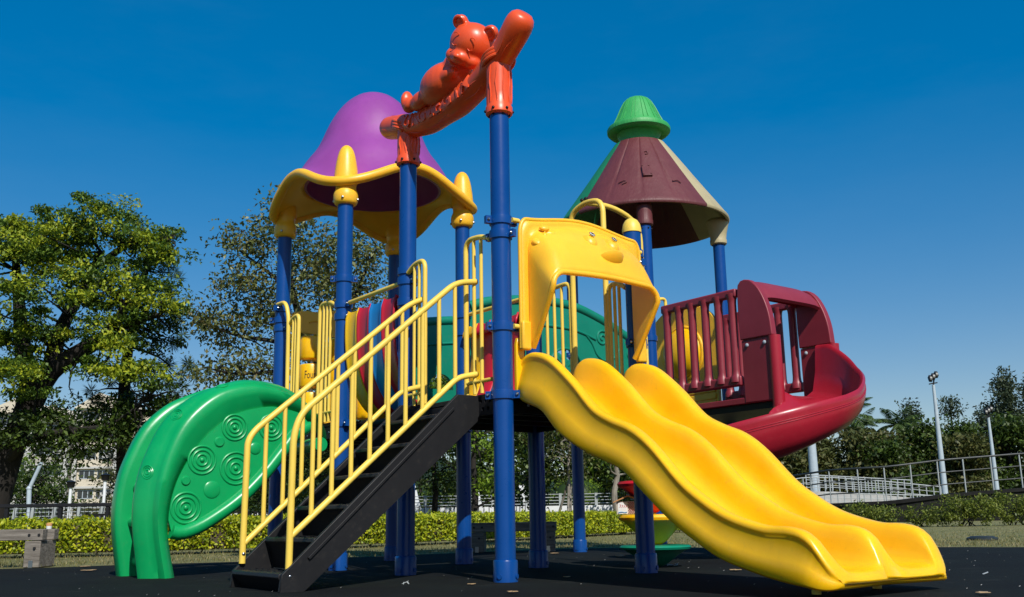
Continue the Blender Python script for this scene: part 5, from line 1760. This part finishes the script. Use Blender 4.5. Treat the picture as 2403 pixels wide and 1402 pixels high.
T = empty('grey_pole', (15.45, 52, 0), 0, 'plain grey pole rising behind the spiral slide', 'pole')
mk('shaft', MB().tube([(0, 0, 0), (0, 0, 4.4)], [.26, .2], 14), 'grey_paint', T)
mk('base_flange', MB().lathe([(0, .06), (.4, .06), (.4, 0), (0, 0)], n=20), 'grey_paint', T)

# slim lamps and a bent pipe below the houses at the left
for (x, h, lb) in ((-17.65, 1.75, 'small park lamp with lantern head, below the apartment houses'), (-16.3, 2.0, 'slim white lamp post beside the pine trunk at the left')):
    T = empty('park_lamp', (x, 40, 0), 0, lb, 'lamp', 'lamps below the houses')
    mk('post', MB().tube([(0, 0, 0), (0, 0, h)], .06, 8), 'white_paint', T)
    mk('lantern', MB().lathe([(0, h + .3), (.2, h + .22), (.16, h + .18), (.12, h), (0, h)], n=12), 'dark_metal', T)
T = empty('bent_pipe', (-19.2, 40, 0), 0, 'pale bent pipe arm standing behind the white railing', 'pipe')
mk('lower_arm', MB().tube([(0, 0, 0), (-.1, 0, 1.75)], .09, 10), 'grey_paint', T)
mk('upper_arm', MB().tube([(-.1, 0, 1.72), (.30, 0, 2.75)], .075, 10), 'grey_paint', T)
mk('joint', MB().ball((-.1, 0, 1.74), .105), 'grey_paint', T)
T = empty('short_post', (-20.6, 40, 0), 0, 'short white post right of the big tree trunk', 'post')
mk('shaft', MB().tube([(0, 0, 0), (.05, 0, 2.15)], .06, 8), 'white_paint', T)
mk('top', MB().ball((.05, 0, 2.17), .08), 'white_paint', T)

# apartment houses far behind the tree
def house(label, x0, x1, y, h, mat, floors, cols, x_off=0):
    T = empty('apartment_building', ((x0 + x1) / 2, y, 0), 0, label, 'building', 'apartment houses behind the big tree')
    Wd = (x1 - x0) / 2
    mk('wall', MB().box(-Wd, Wd, 0, 12, 0, h), mat, T)
    fh = h / floors
    for f_ in range(floors):
        z = f_ * fh
        mk('floor_ledge', MB().box(-Wd - .15, Wd + .15, -.45, -.002, z + fh - .28, z + fh), 'facade_white', T)
        mk('balcony_front', MB().box(-Wd * .9, Wd * .9, -.40, -.30, z, z + fh * .36), mat, T)
        for c_ in range(cols):
            xa = lerp(-Wd * .9, Wd * .9, (c_ + .08) / cols); xb = lerp(-Wd * .9, Wd * .9, (c_ + .92) / cols)
            w_ = mk('window', MB().box(xa, xb, -.06, -.003, z + fh * .38, z + fh * .82), 'grey_paint', T)
            for q in range(3):
                a_ = lerp(xa, xb, (q + .08) / 3); b_ = lerp(xa, xb, (q + .92) / 3)
                mk('pane', MB().box(a_, b_, -.085, -.062, z + fh * .42, z + fh * .79), 'pane', w_)
        if f_ % 2:
            mk('air_conditioner', MB().box(Wd * .4, Wd * .4 + .9, -1.0, -.46, z + fh * .42, z + fh * .66), 'facade_white', T)
    for s_ in (-1, 1):
        mk('corner_pillar', MB().box(s_ * Wd - .3, s_ * Wd + .3, -.62, -.47, 0, h), 'facade_white', T)
    mk('roof', MB().prism([(-Wd - .6, h), (0, h + 2.0), (Wd + .6, h)], [], lambda x, z: (x, -.8, z), lambda x, z: (x, 12.5, z)), 'facade_cream', T)
house('grey apartment house with glazed balconies behind the big tree', -63.0, -58.0, 130, 13.5, 'facade_grey', 5, 1)
house('cream apartment house with hooded windows beside the grey one', -57.3, -52.0, 131, 15.2, 'facade_cream', 6, 2)
house('white apartment house left of the big tree trunk fork', -71.0, -63.6, 134, 15.0, 'facade_white', 5, 2)
house('pale apartment house showing between pine trunk and green climber', -51.0, -46.5, 138, 14.0, 'facade_white', 5, 1)
# bushes below the houses
for i, (x, y, h, s_, mt) in enumerate(((-21.0, 44, 3.0, 1.8, 'leaf_dark'), (-18.3, 46, 2.6, 1.9, 'leaf_olive'), (-16.0, 45, 2.7, 1.8, 'leaf_dark'), (-13.2, 44, 3.0, 1.9, 'leaf_dark'), (-23.4, 46, 3.6, 1.8, 'leaf_lime'), (-10.5, 42, 2.6, 1.9, 'leaf_dark'))):
    small_tree('garden_bush', ['dark bush below the grey apartment house', 'olive bush behind the small park lamp', 'dark bush left of the slim white lamp', 'dark bush behind the green climber', 'light green bush by the big tree trunk', 'dark bush behind the foot of the stairs'][i],
               x, y, h, s_, mt, 90, .17, low=.0, group='bushes below the apartment houses', tr=.08)

# ---------------------------------------------------------------- small litter
def dry_leaf(label, x, y, s_, rz, curl=.3):
    mb = MB()
    ol = [(0, -.5), (.18, -.32), (.38, -.12), (.30, .02), (.42, .22), (.2, .28), (.06, .5), (-.12, .3), (-.38, .24), (-.28, .0), (-.4, -.16), (-.16, -.3)]
    v = [(0, 0, .12)] + [(a, b_, .10 + curl * (a * a + b_ * b_) * (1 if i % 2 else .5)) for i, (a, b_) in enumerate(ol)]
    v = [(a * s_, b_ * s_, c_ * s_ - .10 * s_ + .004) for a, b_, c_ in v]
    mb.add(v, [(0, i, i % 12 + 1) for i in range(1, 13)])
    o = mk('fallen_leaf', mb, 'dry_leaf', None, label, 'leaf', 'dry leaves on the rubber', ang=0, solid=.002)
    o.location = (x, y, .004); o.rotation_euler = (0, 0, rz)
    return o
for i, (x, y, s_, rz, lb) in enumerate(((-.02, 4.69, .055, 1.3, 'dry leaf at the bottom edge, right below the front blue post'), (.35, 9.3, .10, .4, 'large dry leaf behind the first post right of the front post'), (.28, 5.72, .045, 2.0, 'small dry leaf lying in the shade right of the front blue post'),
        (1.31, 6.15, .085, .9, 'tan dry leaf under the lower bend of the yellow slide'), (.86, 8.44, .09, 2.6, 'dry leaf left of the green pod'), (1.89, 4.18, .07, .2, 'dry leaf at the lower right corner'), (-3.44, 8.17, .10, .5, 'farther of two dry leaves left of the green climber foot'),
        (-3.11, 7.45, .11, 2.2, 'nearer of two dry leaves left of the green climber foot'), (-.23, 5.25, .045, 1.9, 'small dry leaf left of the front blue post base'))):
    dry_leaf(lb, x, y, s_, rz, .25 + .1 * (i % 3))
for i, (x, y, lb) in enumerate(((1.05, 6.95, 'crumpled white paper scraps beside the green pod'), (-.62, 5.48, 'white paper shreds in front of the second blue post'), (2.5, 5.5, 'thin white paper strip on the rubber at the right'))):
    mb = MB()
    for k in range((6, 3, 1)[i]):
        a_ = random.uniform(0, PI); L_ = random.uniform(.012, .03); q = Vector((random.uniform(-.05, .05), random.uniform(-.04, .04), .004))
        d = Vector((math.cos(a_), math.sin(a_) * .4, .25)) * L_
        mb.add([q - d, q + d, q + d + Vector((.004, .012, .004)), q - d + Vector((.0, .014, .002))], [(0, 1, 2, 3)])
    o = mk('paper_scrap', mb, 'rail_pale', None, lb, 'paper', ang=0, solid=.0015)
    o.location = (x, y, 0)
mb = MB()
for k in range(300):
    x, y = random.uniform(-5, 5), random.uniform(3.6, 9)
    s_ = random.uniform(.0015, .005)
    mb.add([(x - s_, y, .003), (x, y - s_, .003), (x + s_, y, .003 + s_), (x, y + s_, .003)], [(0, 1, 2, 3)])
o = mk('grit', mb, 'concrete', None, 'pale crumbs and grit scattered over the black rubber', 'grit', kind='stuff', ang=0)
# inspection cover in the lawn
T = empty('inspection_cover', (5.25, 11.5, 0), 0, 'low dark green inspection cover in the right-hand lawn', 'cover')
mk('rim', MB().lathe([(0.0, .03), (.15, .03), (.165, .02), (.165, 0)], n=28), 'rail_grey', T)
mk('lid', MB().lathe([(0.0, .042), (.12, .042), (.135, .031)], n=28), 'rail_grey', T)
